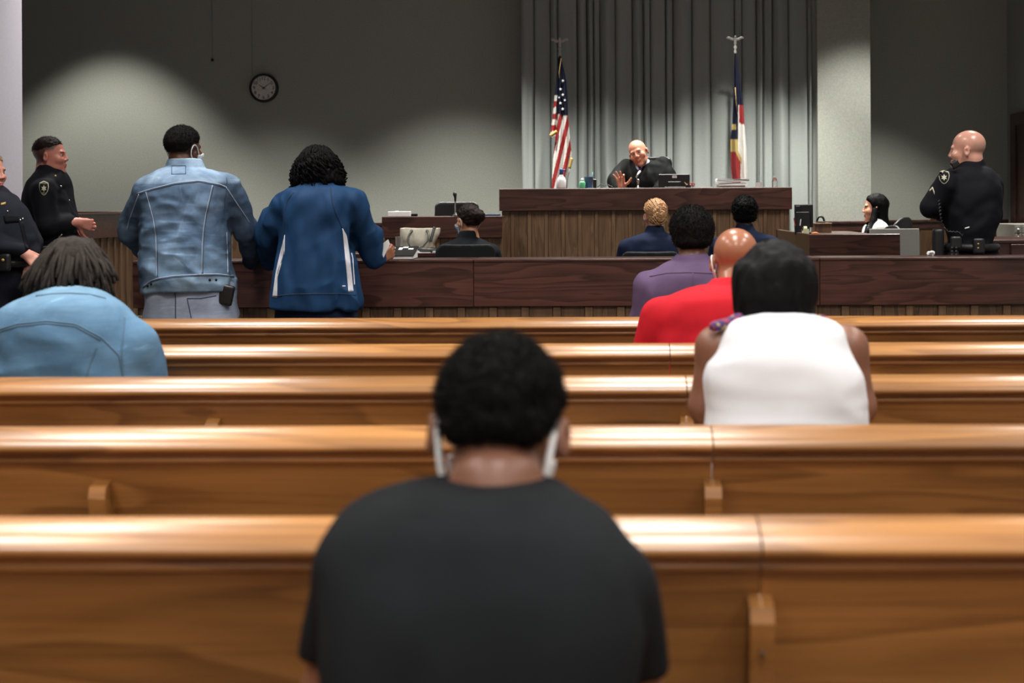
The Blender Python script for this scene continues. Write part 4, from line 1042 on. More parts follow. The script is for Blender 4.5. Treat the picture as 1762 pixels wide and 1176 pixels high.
def deputy_woman():
    D = 8.0; X = P(-2, 420, D)[0]
    r = root('person', 'female officer at the photo edge standing with hands clasped at her belt', 'person', (X, D, 0))
    h = Head(P(-20, 297, D), yaw=-104, pitch=-2, s=0.98, w=1.0); nb = P(-22, 335, D)
    rs, fs = P(-32, 352, D-0.17), P(14, 352, D+0.19); re_, fe = P(-18, 418, D-0.24), P(56, 418, D+0.15); nw, fw = P(45, 437, D-0.13), P(52, 447, D-0.03)
    nh = hand(nw, (0.75, -0.12, -0.62), (-0.45, 0.85, -0.3), 1, 22, s=0.98, thumb=0.35); fh = hand(fw, (-0.05, -0.25, -0.95), (-0.6, 0.3, 0.1), 1, 14, s=0.95, thumb=0.4)
    pk = lin(222, 158, 138)
    bodymesh(r, h, [(neck(h, nb, 0.054, 0.062), 0.02), (nh, 0.01), (fh, 0.01), core([nb, P(-2, 420, D), P(-2, 480, D)]),
                    core([nb, rs, re_, nw], 0.024), core([nb, fs, fe, fw], 0.024)], h.paint(pk, lips=lin(190, 110, 105), brow=lin(150, 105, 85)))
    eyes(h, r, (0.06, 0.09, 0.12))
    hs = U([cap_hair(h, 0.012, disp_fn=folds((90, 30, 90), 0.003, 2)), (ell(h.L((0, -0.115, 0.03)), (0.045, 0.045, 0.045)), 0.01)])
    solid('hair', hs, 0.006, hairm('pale_blond_hair', (0.38, 0.27, 0.17)), r)
    rows = pxrows([(328, -42, 12, 0, 0.08), (334, -48, 20, 0, 0.11), (344, -52, 30, 0, 0.15), (360, -56, 42, 0, 0.19), (385, -58, 54, 0, 0.2), (410, -58, 61, 0, 0.195), (440, -58, 62, 0, 0.19), (460, -58, 60, 0, 0.19)], D)
    it = [loft(rows, 2.3)]+sleeve(rs, re_, nw-A((0.03, 0, -0.02)), (0.072, 0.06, 0.044))+sleeve(fs, fe, fw-A((0, -0.01, -0.04)), (0.072, 0.058, 0.042))
    it.append((loft(pxrows([(320, -38, 4, 0.0, 0.06), (328, -42, 14, 0, 0.07), (336, -44, 18, 0, 0.08)], D), 2.1, 0.006), 0.008))
    sh = disp(U(it), folds((10, 10, 11), 0.006, 41), 0.01); so = solid('uniform_shirt', sh, 0.007, cloth('navy_uniform_cloth', (0.016, 0.018, 0.027), 0.8), r)
    D0 = D-0.6
    patch('name_plate', sh, [(1, 349.5), (10, 347.5)], [(1, 353.5), (10, 351.5)], D0, M_GOLD, so, 4, 3)
    patch('pocket_flap', sh, [(6, 372), (18, 368), (31, 371)], [(9, 384), (20, 383), (33, 382)], D0, M_UNI, so, 8, 4, 0.005)
    patch('shirt_placket', sh, [(33, 382), (44, 430)], [(40, 380), (50, 428)], D0, M_UNI, so, 8, 4, 0.004)
    for x, y in ((13, 364), (35, 379), (39, 377)):
        p, d = hit(sh, [(x, y)], D0); V, Fs = sphere(8, 6); mesh('button', V*0.006+p[0], Fs, M_CHROME, so, True)
    legs_stand(r, X, D, P(-2, 485, D)[2], M_UNIPANT, 0.09, 0.185, 0.185, 0.011, r0=0.105, yaw=-math.pi/2)
    zb2 = P(0, 452, D)[2]; b = root_child(r, 'duty_belt')
    MB().tube([(X+0.195*math.cos(t), D+0.2*math.sin(t), zb2) for t in np.linspace(0, 2*math.pi, 30)], 0.025, 8, False).build('belt_strap', M_LEATHER, b, True)
    p = P(5, 448, D-0.235); V, Fs = sphere(10, 8); mesh('snap', V*0.009+p, Fs, M_GOLD, b, True)
    solid('pouch', rbox(P(6, 452, D-0.215), (0.04, 0.02, 0.05), 0.012), 0.008, M_LEATHER, b)

def deputy_right():
    D = 8.7; X = P(1670, 400, D)[0]
    r = root('person', 'bald officer in dark uniform behind the rail with arms folded', 'person', (X, D, 0))
    h = Head(P(1664.5, 259, D), yaw=66, pitch=-2, s=1.04, w=1.06, jaw=1.08); nb = P(1672, 292, D+0.0)
    ls, rs = P(1630, 318, D-0.10), P(1703, 318, D+0.10); le, re_ = P(1602, 357, D-0.06), P(1706, 372, D+0.16); lw, rw = P(1648, 371, D+0.16), P(1622, 362, D+0.22)
    lh = hand(lw, (0.8, 0.5, 0.1), (0, -1, 0), 1, 30); rh = hand(P(1632, 363, D+0.02), (-0.7, -0.5, 0.1), (0.2, 0.8, 0.2), 1, 35)
    pk = lin(214, 158, 138)
    def ex(q, c, near):
        w = near*np.clip((q[:, 2]+0.03)/0.02, 0, 1)*np.clip((0.055-q[:, 2])/0.03, 0, 1)*np.clip((-0.03-q[:, 1])/0.03, 0, 1)*0.4; return c*(1-w[:, None])+A((0.25, 0.19, 0.15))*w[:, None]
    bodymesh(r, h, [(neck(h, nb, 0.066, 0.075), 0.02), (lh, 0.01), (rh, 0.01), core([nb, P(1672, 400, D), P(1668, 440, D)]),
                    core([nb, ls, le, lw], 0.026), core([nb, rs, re_, rw], 0.026)], h.paint(pk, extra=ex), mat=M_SHINY)
    eyes(h, r)
    rows = pxrows([(286, 1645, 1698, 0, 0.085), (291, 1634, 1706, 0, 0.115), (299, 1627, 1711, 0, 0.15), (312, 1622, 1716, 0, 0.175), (330, 1620, 1720, 0, 0.19), (355, 1620, 1720, 0, 0.195), (378, 1624, 1717, 0, 0.19), (398, 1629, 1712, 0, 0.185), (414, 1632, 1707, 0, 0.18), (426, 1632, 1706, 0, 0.18)], D)
    it = [loft(rows, 2.4)]+sleeve(ls, le, lw-A((0.05, 0, 0)), (0.08, 0.066, 0.055))+sleeve(rs, re_, rw+A((0.05, 0, 0)), (0.078, 0.064, 0.05))
    it.append((loft(pxrows([(274, 1650, 1692, 0.01, 0.075), (281, 1644, 1695, 0, 0.082), (290, 1640, 1698, 0, 0.09)], D), 2.1, 0.006), 0.008))
    sh = disp(U(it), folds((9, 9, 10), 0.008, 51), 0.01); so = solid('uniform_shirt', sh, 0.0066, M_UNI, r)
    D0 = D-0.6
    shield_badge(sh, 1624.5, 305, 19, 24, D0, so, False)
    cream = plain('cream_chevron', (0.55, 0.50, 0.36), 0.8)
    patch('chevron', sh, [(1600, 330), (1604, 325), (1608, 336)], [(1599, 327), (1605, 321), (1608, 330)], D0, cream, so, 8, 3)
    legs_stand(r, X, D, P(1668, 450, D)[2], M_UNIPANT, 0.10, 0.185, 0.17, 0.011, r0=0.11, yaw=0.6)
    b = root_child(r, 'duty_belt'); zb2 = P(1668, 425, D)[2]
    MB().tube([(X+0.155*math.cos(t)-0.005, D+0.17*math.sin(t), zb2) for t in np.linspace(0, 2*math.pi, 30)], 0.026, 8, False).build('belt_strap', M_LEATHER, b, True)
    solid('holster', rbox(P(1614, 421, D-0.06), (0.032, 0.04, 0.10), 0.018), 0.008, M_LEATHER, b)
    ra = root_child(r, 'radio')
    solid('radio_body', U([rbox(P(1645, 418, D-0.215), (0.034, 0.018, 0.04), 0.012), (rbox(P(1642, 436, D-0.205), (0.026, 0.018, 0.05), 0.008), 0.01)]), 0.006, M_BLACK, ra)
    for i in range(3):
        for j in range(2):
            MB().box(*sum(([v-0.005, v+0.005] for v in P(1638+7*j, 426+6*i, D-0.232)), [])).build('radio_key', plain('grey_key', (0.05, 0.055, 0.06), 0.5) if i+j == 0 else bpy.data.materials['grey_key'], ra)
    path = resample([P(1646, 281, D-0.13), P(1638, 287, D-0.16), P(1626, 300, D-0.19), P(1615, 335, D-0.20), P(1618, 368, D-0.23), P(1622, 388, D-0.23), P(1632, 398, D-0.23), P(1650, 399, D-0.23), P(1657, 405, D-0.23), P(1655, 413, D-0.22)], 90)
    pts, dd = [], None
    p = path; wob = [p[i]+A((0.006*math.cos(i*2.1), 0, 0.006*math.sin(i*2.1))) for i in range(len(p))]
    keep = wob[42:]
    MB().tube(keep, 0.0045, 6).build('coiled_cord', M_BLACK, ra, True)
    solid('shoulder_microphone', rbox(P(1643, 283, D-0.13), (0.026, 0.02, 0.024), 0.01, rotm(0, 0, -30)), 0.006, M_BLACK, ra)
    for y in (420, 427):
        V, Fs = sphere(8, 6); mesh('snap', V*0.008+P(1683, y, D-0.205), Fs, M_GOLD, b, True)
    solid('pouch', rbox(P(1684, 424, D-0.19), (0.035, 0.02, 0.05), 0.012), 0.008, M_LEATHER, b)
    patch('white_tag', sh, [(1660, 392), (1668, 390)], [(1660, 394.5), (1668, 392.5)], D0, M_WHITE, so, 4, 3)

def locs_person():
    D = 4.42; X = P(122, 600, D)[0]
    r = root('person', 'person with dark locs in a light denim shirt seated at the left', 'person', (X, D, 0.465))
    h = Head(P(126, 478, D+0.16), yaw=8, pitch=-30, s=1.0); nb = P(122, 520, D+0.09)
    ls, rs = P(8, 590, D), P(226, 594, D)
    le, re_ = P(-20, 700, D+0.1), P(262, 700, D+0.1); lw, rw = P(60, 730, D+0.35), P(190, 730, D+0.35)
    hds = [(hand(lw, (0.6, 0.6, 0), (0, -0.2, -1), 1, 25), 0.01), (hand(rw, (-0.6, 0.6, 0), (0, -0.2, -1), -1, 25), 0.01)]
    bodymesh(r, h, [(neck(h, nb, 0.055, 0.065), 0.02), core([nb, P(122, 700, D), (X, D, 0.6)]), core([nb, ls, le, lw], 0.026), core([nb, rs, re_, rw], 0.026)]+hds, h.paint(DBROWN), 0.007)
    rows = pxrows([(492, 94, 150, 0.07, 0.07), (498, 76, 168, 0.05, 0.10), (510, 46, 192, 0.03, 0.13), (525, 12, 214, 0.01, 0.16), (548, -10, 232, 0, 0.18), (580, -22, 246, 0, 0.195), (620, -28, 256, 0, 0.20), (680, -32, 266, 0, 0.205), (760, -28, 262, 0, 0.2), (835, -20, 255, 0, 0.2)], D)
    it = [loft(rows, 2.25)]+sleeve(ls, le, lw-A((0.03, 0.05, 0)), (0.085, 0.07, 0.05))+sleeve(rs, re_, rw-A((-0.03, 0.05, 0)), (0.085, 0.07, 0.05))
    f1 = ridges((6, 6, 9), 0.016, 61); f2 = folds((7, 7, 7), 0.008, 63)
    sh = disp(U(it), lambda Q: f1(Q)+f2(Q), 0.02)
    sh = cut(sh, lambda Q: 0.478-Q[:, 2])
    zy = P(122, 545, D)[2]
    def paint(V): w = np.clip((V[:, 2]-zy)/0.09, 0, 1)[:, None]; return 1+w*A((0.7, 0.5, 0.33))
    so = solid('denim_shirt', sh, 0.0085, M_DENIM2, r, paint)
    D0 = D-0.6
    for pl in ([(-30, 580), (-10, 570), (30, 558), (80, 553), (130, 558), (175, 582), (205, 612), (212, 650)], [(-30, 584), (-10, 574), (30, 562), (80, 557), (130, 562), (173, 586)], [(214, 545), (209, 600), (212, 655)], [(62, 510), (90, 506), (120, 505), (155, 507), (182, 514)], [(166, 598), (152, 635), (146, 665)]):
        seam('seam', sh, pl, D0, 0.0028, M_SEAMS, so, 40)
    legs_sit(r, X, D+0.0, 0.465, M_NAVYP, hipw=0.2, r0=0.09)
    rng = np.random.RandomState(8); paths = []
    core_ = cap_hair(h, 0.014, hl=[(-0.13, -0.09), (-0.03, -0.09), (0.0, -0.03), (0.03, 0.02), (0.06, 0.05), (0.13, 0.07)], disp_fn=folds((50, 50, 50), 0.004, 3))
    solid('hair', core_, 0.008, M_HLOCS, r)
    for i in range(170):
        u = rng.uniform(0, 1); az = rng.uniform(-2.6, 2.6)
        cr = h.L((0, -0.03, 0.115)) if u < 0.8 else h.L((0, 0.02, 0.11))
        side = A((math.sin(az), -math.cos(az), 0))
        if side[1] > 0.75: continue
        R1 = rng.uniform(0.094, 0.118)+0.045*max(0, -side[1]); zend = P(126, rng.uniform(478, 528)-max(0, -side[1])*0+0, D)[2]
        if abs(az) < 0.8: zend = max(zend, P(126, 505, D)[2])
        st = cr+side*rng.uniform(0.0, 0.05)+A((0, 0, 0.012)); mid = h.o+A((side[0]*R1, side[1]*R1*0.95, rng.uniform(-0.01, 0.04))); en = h.o+A((side[0]*(R1+rng.uniform(-0.005, 0.035)), side[1]*(R1-0.01), 0)); en[2] = zend
        ph = rng.uniform(0, 6); pts = []
        for t in np.linspace(0, 1, 10):
            q = st*(1-t)**2+2*(mid+A((0, 0, 0.05)))*t*(1-t)+en*t*t; q = q+A((math.sin(t*6+ph), math.cos(t*5+ph), 0))*0.006*t; pts.append(q)
        paths.append(pts)
    locks(paths, 0.0085, 0.0055, 6).build('locs', M_HLOCS, r, True)

def black_tee_man():
    D = 1.74; X = P(835, 1100, D)[0]
    r = root('person', 'young man in a plain black T-shirt seated with bowed head, back to camera', 'person', (X, D-0.02, 0.465))
    h = Head(P(859, 743, 1.90), yaw=-3, pitch=-24, roll=2, s=0.98, w=1.03, ear=0.008); nb = P(854, 835, 1.84)
    ls, rs = P(604, 990, D), P(1058, 1010, D); le, re_ = P(568, 1190, D+0.04), P(1096, 1200, D+0.04); lw, rw = P(640, 1270, D+0.30), P(1030, 1270, D+0.30)
    skin = lin(122, 82, 64)
    lh, rh = hand(lw, (0.7, 0.6, 0), (0, 0, -1), 1, 25), hand(rw, (-0.7, 0.6, 0), (0, 0, -1), -1, 25)
    arms = [rc(ls, le, 0.036, 0.034), rc(le, lw, 0.034, 0.026), rc(rs, re_, 0.036, 0.034), rc(re_, rw, 0.034, 0.026)]
    bodymesh(r, h, [(neck(h, nb, 0.057, 0.066), 0.025), core([nb, P(840, 1100, D-0.05), (X, D-0.08, 0.60)], 0.05), (lh, 0.01), (rh, 0.01), core([nb, ls], 0.03), core([nb, rs], 0.03)]+arms, h.paint(skin), 0.006)
    eyes(h, r)
    rows = pxrows([(816, 780, 925, 0.10, 0.056), (823, 735, 945, 0.085, 0.07), (834, 682, 968, 0.07, 0.085), (853, 628, 990, 0.05, 0.10), (885, 578, 1036, 0.03, 0.115), (930, 551, 1074, 0.01, 0.125), (1000, 549, 1090, -0.02, 0.13), (1100, 552, 1096, -0.05, 0.13), (1250, 560, 1085, -0.08, 0.13), (1450, 555, 1090, -0.10, 0.135), (1600, 550, 1100, -0.10, 0.14)], D)
    it = [loft(rows, 2.3), (rc(ls, P(571, 1150, D+0.035), 0.051, 0.045), 0.02), (rc(rs, P(1093, 1170, D+0.035), 0.051, 0.045), 0.02)]
    sh = disp(U(it), folds((9, 9, 7), 0.005, 71), 0.01)
    zl, zr = P(520, 1142, D)[2], P(1130, 1172, D)[2]
    sh = cut(sh, lambda Q: np.where(Q[:, 0] < P(549, 1000, D)[0], zl-Q[:, 2], np.where(Q[:, 0] > P(1103, 1000, D)[0], zr-Q[:, 2], 0.475-Q[:, 2])), 0.006)
    so = solid('t_shirt', sh, 0.006, M_TEE, r)
    solid('neckband', U([loft(pxrows([(813, 786, 920, 0.10, 0.054), (820, 778, 930, 0.095, 0.058), (828, 770, 942, 0.09, 0.062)], D), 2.1, 0.005)]), 0.005, M_TEE, so)
    legs_sit(r, X, D-0.04, 0.465, M_NAVYP, hipw=0.165, fwd=0.40)
    hs = cap_hair(h, 0.013, hl=[(-0.13, -0.036), (-0.06, -0.034), (-0.04, -0.015), (-0.022, 0.02), (-0.01, 0.034), (0.02, 0.034), (0.035, 0.036), (0.05, 0.05), (0.07, 0.066), (0.09, 0.074), (0.13, 0.08)], disp_fn=folds((60, 60, 60), 0.005, 4), taper=0.02)
    solid('hair', hs, 0.005, M_HAFRO, r, fuzz=(14000, 0.011, 0.0006, hs))
    mask_parts(h, r, M_WMASK, loops=False)
    for sx in (-1, 1):
        pts = [(sx*0.078, 0.0, 0.02), (sx*0.079, -0.034, 0.012), (sx*0.079, -0.040, -0.015), (sx*0.074, -0.036, -0.05), (sx*0.067, -0.014, -0.09), (sx*0.06, 0.04, -0.10)]
        MB().tube(h.Ls(resample(pts, 20)), 0.0048, 8).build('ear_loop', M_STRAP, r, True)

def white_top_woman():
    D = 3.42; X = P(1347, 640, D)[0]
    r = root('person', 'woman with a black bob in a white sleeveless top seated in a pew', 'person', (X, D, 0.465))
    h = Head(P(1333, 509, D+0.09), yaw=6, pitch=-16, s=1.0); nb = P(1340, 566, D+0.03)
    ls, rs = P(1236, 600, D+0.03), P(1454, 600, D+0.03); le, re_ = P(1218, 700, D+0.03), P(1474, 700, D+0.03); lw, rw = P(1290, 790, D+0.3), P(1410, 790, D+0.3)
    skin = lin(122, 82, 64)
    bodymesh(r, h, [(neck(h, nb, 0.055, 0.066), 0.02), core([nb, P(1347, 700, D), (X, D, 0.6)], 0.05), (rc(P(1340, 610, D+0.05), ls, 0.045, 0.051), 0.02), (rc(P(1340, 610, D+0.05), rs, 0.045, 0.051), 0.02),
                    (rc(ls, le, 0.052, 0.046), 0.03), (rc(rs, re_, 0.052, 0.046), 0.03), (rc(le, lw, 0.044, 0.028), 0.02), (rc(re_, rw, 0.044, 0.028), 0.02),
                    (hand(lw, (0.6, 0.6, 0), (0, 0, -1), 1, 25, s=0.9), 0.01), (hand(rw, (-0.6, 0.6, 0), (0, 0, -1), -1, 25, s=0.9), 0.01)], h.paint(skin), 0.006)
    rows = pxrows([(539, 1302, 1385, 0.0, 0.066), (543, 1280, 1408, 0, 0.075), (551, 1258, 1430, 0, 0.095), (562, 1247, 1445, 0, 0.11), (590, 1236, 1455, -0.005, 0.13), (620, 1222, 1468, -0.01, 0.15), (650, 1209, 1482, -0.01, 0.16), (685, 1206, 1489, -0.01, 0.165), (700, 1208, 1487, -0.01, 0.165), (740, 1211, 1489, -0.01, 0.165), (850, 1205, 1495, 0, 0.165), (950, 1205, 1495, 0, 0.165)], D)
    sh = disp(loft(rows, 3.2), lambda Q: folds((6, 6, 9), 0.006, 81)(Q)+ridges((5, 5, 8), 0.012, 84)(Q), 0.02); sh = cut(sh, lambda Q: 0.475-Q[:, 2])
    solid('sleeveless_top', sh, 0.0075, M_WTOP, r)
    sc_ = vcol('patterned_scarf', 0.7)
    def paint(V): n = vnoise(V*90, 3)[:, None]; return np.where(n > 0.3, A((0.55, 0.40, 0.12)), np.where(n < -0.2, A((0.30, 0.04, 0.05)), A((0.06, 0.03, 0.13))))
    for sf in (U([rc(P(1228, 562, D-0.02), P(1272, 553, D+0.0), 0.013, 0.016), rc(P(1272, 553, D), P(1280, 565, D+0.12), 0.016, 0.016)]), U([rc(P(1412, 554, D), P(1436, 560, D-0.02), 0.013, 0.010), rc(P(1412, 554, D), P(1400, 565, D+0.12), 0.014, 0.014)])):
        solid('scarf', sf, 0.006, sc_, r, paint)
    legs_sit(r, X, D, 0.465, M_NAVYP, hipw=0.19)
    hr = U([cap_hair(h, 0.020, hl=[(-0.13, -0.15), (-0.02, -0.15), (0.01, -0.10), (0.04, 0.0), (0.07, 0.05), (0.13, 0.07)]),
            (loft(pxrows([(455, 1266, 1398, 0.075, 0.085), (480, 1262, 1403, 0.07, 0.095), (510, 1260, 1402, 0.06, 0.095), (535, 1262, 1396, 0.05, 0.085), (551, 1272, 1388, 0.03, 0.07)], D), 2.4), 0.03)])
    hr = disp(hr, folds((60, 60, 10), 0.004, 5), 0.01)
    solid('hair', hr, 0.006, M_HBLACK, r)
    rng = np.random.RandomState(4); paths = []
    for i in range(260):
        az = rng.uniform(-2.2, 2.2); side = A((math.sin(az), -math.cos(az), 0)); a = h.L((rng.uniform(-0.03, 0.03), rng.uniform(-0.06, 0.05), 0.125)); sw = rng.uniform(-0.3, 0.3)
        en = h.o+A((side[0]*rng.uniform(0.088, 0.098), side[1]*0.092-0.01, 0)); en[2] = P(1333, rng.uniform(520, 552), D)[2]; mid = h.o+A((side[0]*0.106, side[1]*0.112, 0.10))
        pts = [a*(1-t)**2+2*mid*t*(1-t)+en*t*t+A((math.sin(t*5+sw*9), 0, 0))*0.004 for t in np.linspace(0, 1, 10)]; paths.append(pts)
    locks(paths, 0.004, 0.002, 4).build('strands', M_HBLACK, r, True)

def red_polo_man():
    D = 5.28; X = P(1272, 560, D)[0]
    r = root('person', 'bald man in a red polo shirt seated in a pew', 'person', (X, D, 0.465))
    h = Head(P(1266, 450, D+0.08), yaw=-4, pitch=-8, s=1.06, w=1.07); nb = P(1270, 494, D+0.02)
    ls, rs = P(1140, 548, D), P(1364, 552, D+0.06); le, re_ = P(1118, 640, D+0.05), P(1376, 640, D+0.12); lw, rw = P(1200, 680, D+0.35), P(1340, 680, D+0.35)
    skin = lin(158, 104, 78)
    bodymesh(r, h, [(neck(h, nb, 0.066, 0.08), 0.02), core([nb, P(1272, 620, D), (X, D, 0.6)], 0.05), core([nb, ls], 0.03), core([nb, rs], 0.03), rc(ls, le, 0.05, 0.046), rc(le, lw, 0.042, 0.03), rc(rs, re_, 0.05, 0.046), rc(re_, rw, 0.042, 0.03),
                    (hand(lw, (0.6, 0.6, 0), (0, 0, -1), 1, 25), 0.01), (hand(rw, (-0.6, 0.6, 0), (0, 0, -1), -1, 25), 0.01)], h.paint(skin), 0.006, M_SHINY)
    eyes(h, r)
    rows = pxrows([(487, 1222, 1312, 0, 0.085), (492, 1196, 1330, 0, 0.115), (500, 1170, 1348, 0, 0.145), (513, 1143, 1366, 0, 0.175), (535, 1130, 1376, 0, 0.195), (565, 1124, 1382, 0, 0.205), (595, 1120, 1386, 0, 0.21), (660, 1115, 1390, 0, 0.21), (735, 1115, 1390, 0, 0.21)], D)
    it = [loft(rows, 2.3), (rc(ls, P(1115, 625, D+0.03), 0.085, 0.075), 0.03), (rc(rs, P(1378, 625, D+0.09), 0.08, 0.07), 0.03), (loft(pxrows([(477, 1226, 1308, 0.01, 0.082), (485, 1219, 1316, 0, 0.09), (494, 1208, 1330, 0, 0.1)], D), 2.1, 0.006), 0.008)]
    sh = disp(U(it), folds((7, 7, 8), 0.007, 91), 0.01); sh = cut(sh, lambda Q: 0.475-Q[:, 2]); solid('polo_shirt', sh, 0.008, M_RED, r)
    legs_sit(r, X, D, 0.465, M_NAVYP, hipw=0.2, r0=0.095)
    mask_parts(h, r, M_WMASK)

def purple_man():
    D = 6.42; X = P(1188, 520, D)[0]
    r = root('person', 'person with a rounded black afro in a muted purple shirt seated in a pew', 'person', (X, D, 0.465))
    h = Head(P(1190, 408, D+0.05), yaw=2, pitch=-6, s=1.0); nb = P(1190, 452, D)
    ls, rs = P(1118, 495, D), P(1262, 495, D); le, re_ = P(1104, 570, D+0.05), P(1276, 570, D+0.05); lw, rw = P(1150, 605, D+0.3), P(1230, 605, D+0.3)
    bodymesh(r, h, [(neck(h, nb, 0.058, 0.068), 0.02), core([nb, P(1188, 580, D), (X, D, 0.6)], 0.05), core([nb, ls, le, lw], 0.028), core([nb, rs, re_, rw], 0.028), (hand(lw, (0.6, 0.6, 0), (0, 0, -1), 1, 25), 0.01), (hand(rw, (-0.6, 0.6, 0), (0, 0, -1), -1, 25), 0.01)], h.paint(lin(118, 78, 58)), 0.006)
    eyes(h, r)
    hs = cap_hair(h, 0.028, dz=-0.004, disp_fn=folds((70, 70, 70), 0.004, 6)); solid('hair', hs, 0.006, M_HAFRO, r, fuzz=(7000, 0.012, 0.0008, hs))
    rows = pxrows([(446, 1158, 1222, 0, 0.08), (451, 1146, 1236, 0, 0.105), (460, 1132, 1252, 0, 0.13), (474, 1116, 1264, 0, 0.155), (500, 1106, 1272, 0, 0.17), (550, 1104, 1274, 0, 0.175), (610, 1104, 1274, 0, 0.18), (675, 1104, 1274, 0, 0.18)], D)
    it = [loft(rows, 2.3)]+sleeve(ls, le, lw-A((0.02, 0.05, 0)), (0.078, 0.064, 0.045))+sleeve(rs, re_, rw-A((-0.02, 0.05, 0)), (0.078, 0.064, 0.045))
    it.append((loft(pxrows([(437, 1164, 1216, 0.01, 0.074), (444, 1158, 1221, 0, 0.08), (452, 1152, 1228, 0, 0.09)], D), 2.1, 0.006), 0.008))
    sh = disp(U(it), lambda Q: folds((9, 9, 9), 0.006, 101)(Q)+ridges((7, 7, 6), 0.008, 102)(Q), 0.015); sh = cut(sh, lambda Q: np.where(Q[:, 1] < D+0.1, 0.475-Q[:, 2], -1)); so = solid('shirt', sh, 0.0075, M_PURP, r)
    dk = plain('purple_seam', (0.085, 0.055, 0.11), 0.8)
    seam('seam', sh, [(1118, 476), (1150, 470), (1190, 469), (1230, 471), (1262, 478)], D-0.5, 0.003, dk, so); seam('seam', sh, [(1192, 470), (1192, 505), (1192, 545)], D-0.5, 0.003, dk, so)
    legs_sit(r, X, D, 0.465, M_NAVYP)

def seated_suit(label, D, hx, hy, tw, mat, skin, yaw, seat=0.46, s=0.98):
    X = P(hx, 420, D)[0]; r = root('person', label, 'person', (X, D, seat+0.004))
    h = Head(P(hx, hy, D+0.02), yaw=yaw, pitch=-4, s=s); nb = h.L((0, -0.03, -0.128))
    z = nb[2]; w = tw
    rows = [(X, D, z+0.015, 0.06, 0.06), (X, D, z+0.0, 0.085, 0.085), (X, D, z-0.022, w*0.72, 0.105), (X, D, z-0.05, w*0.95, 0.125), (X, D, z-0.12, w*1.03, 0.14), (X, D, z-0.28, w*0.95, 0.15), (X, D+0.01, z-0.42, w*0.9, 0.15), (X, D+0.01, seat+0.02, w*0.95, 0.16)]
    ls, rs = A((X-w*0.92, D, z-0.11)), A((X+w*0.92, D, z-0.11)); le, re_ = ls+A((-0.05, 0.10, -0.24)), rs+A((0.05, 0.10, -0.24)); lw, rw = le+A((0.14, 0.25, -0.02)), re_+A((-0.14, 0.25, -0.02))
    hands = [(hand(lw, (0.7, 0.6, -0.1), (0, 0, -1), 1, 25, s=0.92), 0.01), (hand(rw, (-0.7, 0.6, -0.1), (0, 0, -1), -1, 25, s=0.92), 0.01)]
    body = lambda paint: bodymesh(r, h, [(neck(h, nb, 0.05, 0.058), 0.02), core([nb, A((X, D, z-0.3)), A((X, D, seat+0.15))], 0.045), core([nb, ls, le, lw], 0.025), core([nb, rs, re_, rw], 0.025)]+hands, paint)
    it = [loft(rows, 2.3)]+sleeve(ls, le, lw-A((0.03, 0.04, 0)), (0.066, 0.056, 0.042))+sleeve(rs, re_, rw-A((-0.03, 0.04, 0)), (0.066, 0.056, 0.042))
    it.append((loft([(X, D-0.005, z+0.055, 0.060, 0.062), (X, D-0.005, z+0.025, 0.07, 0.072), (X, D, z-0.01, 0.085, 0.085)], 2.1, 0.006), 0.008))
    sh = disp(U(it), folds((9, 9, 9), 0.006, int(hx)), 0.01); sh = cut(sh, lambda Q: np.where(Q[:, 1] < D+0.12, seat+0.01-Q[:, 2], -1)); solid('suit_jacket', sh, 0.008, mat, r)
    legs_sit(r, X, D+0.02, seat, mat, hipw=0.17)
    return r, h, body

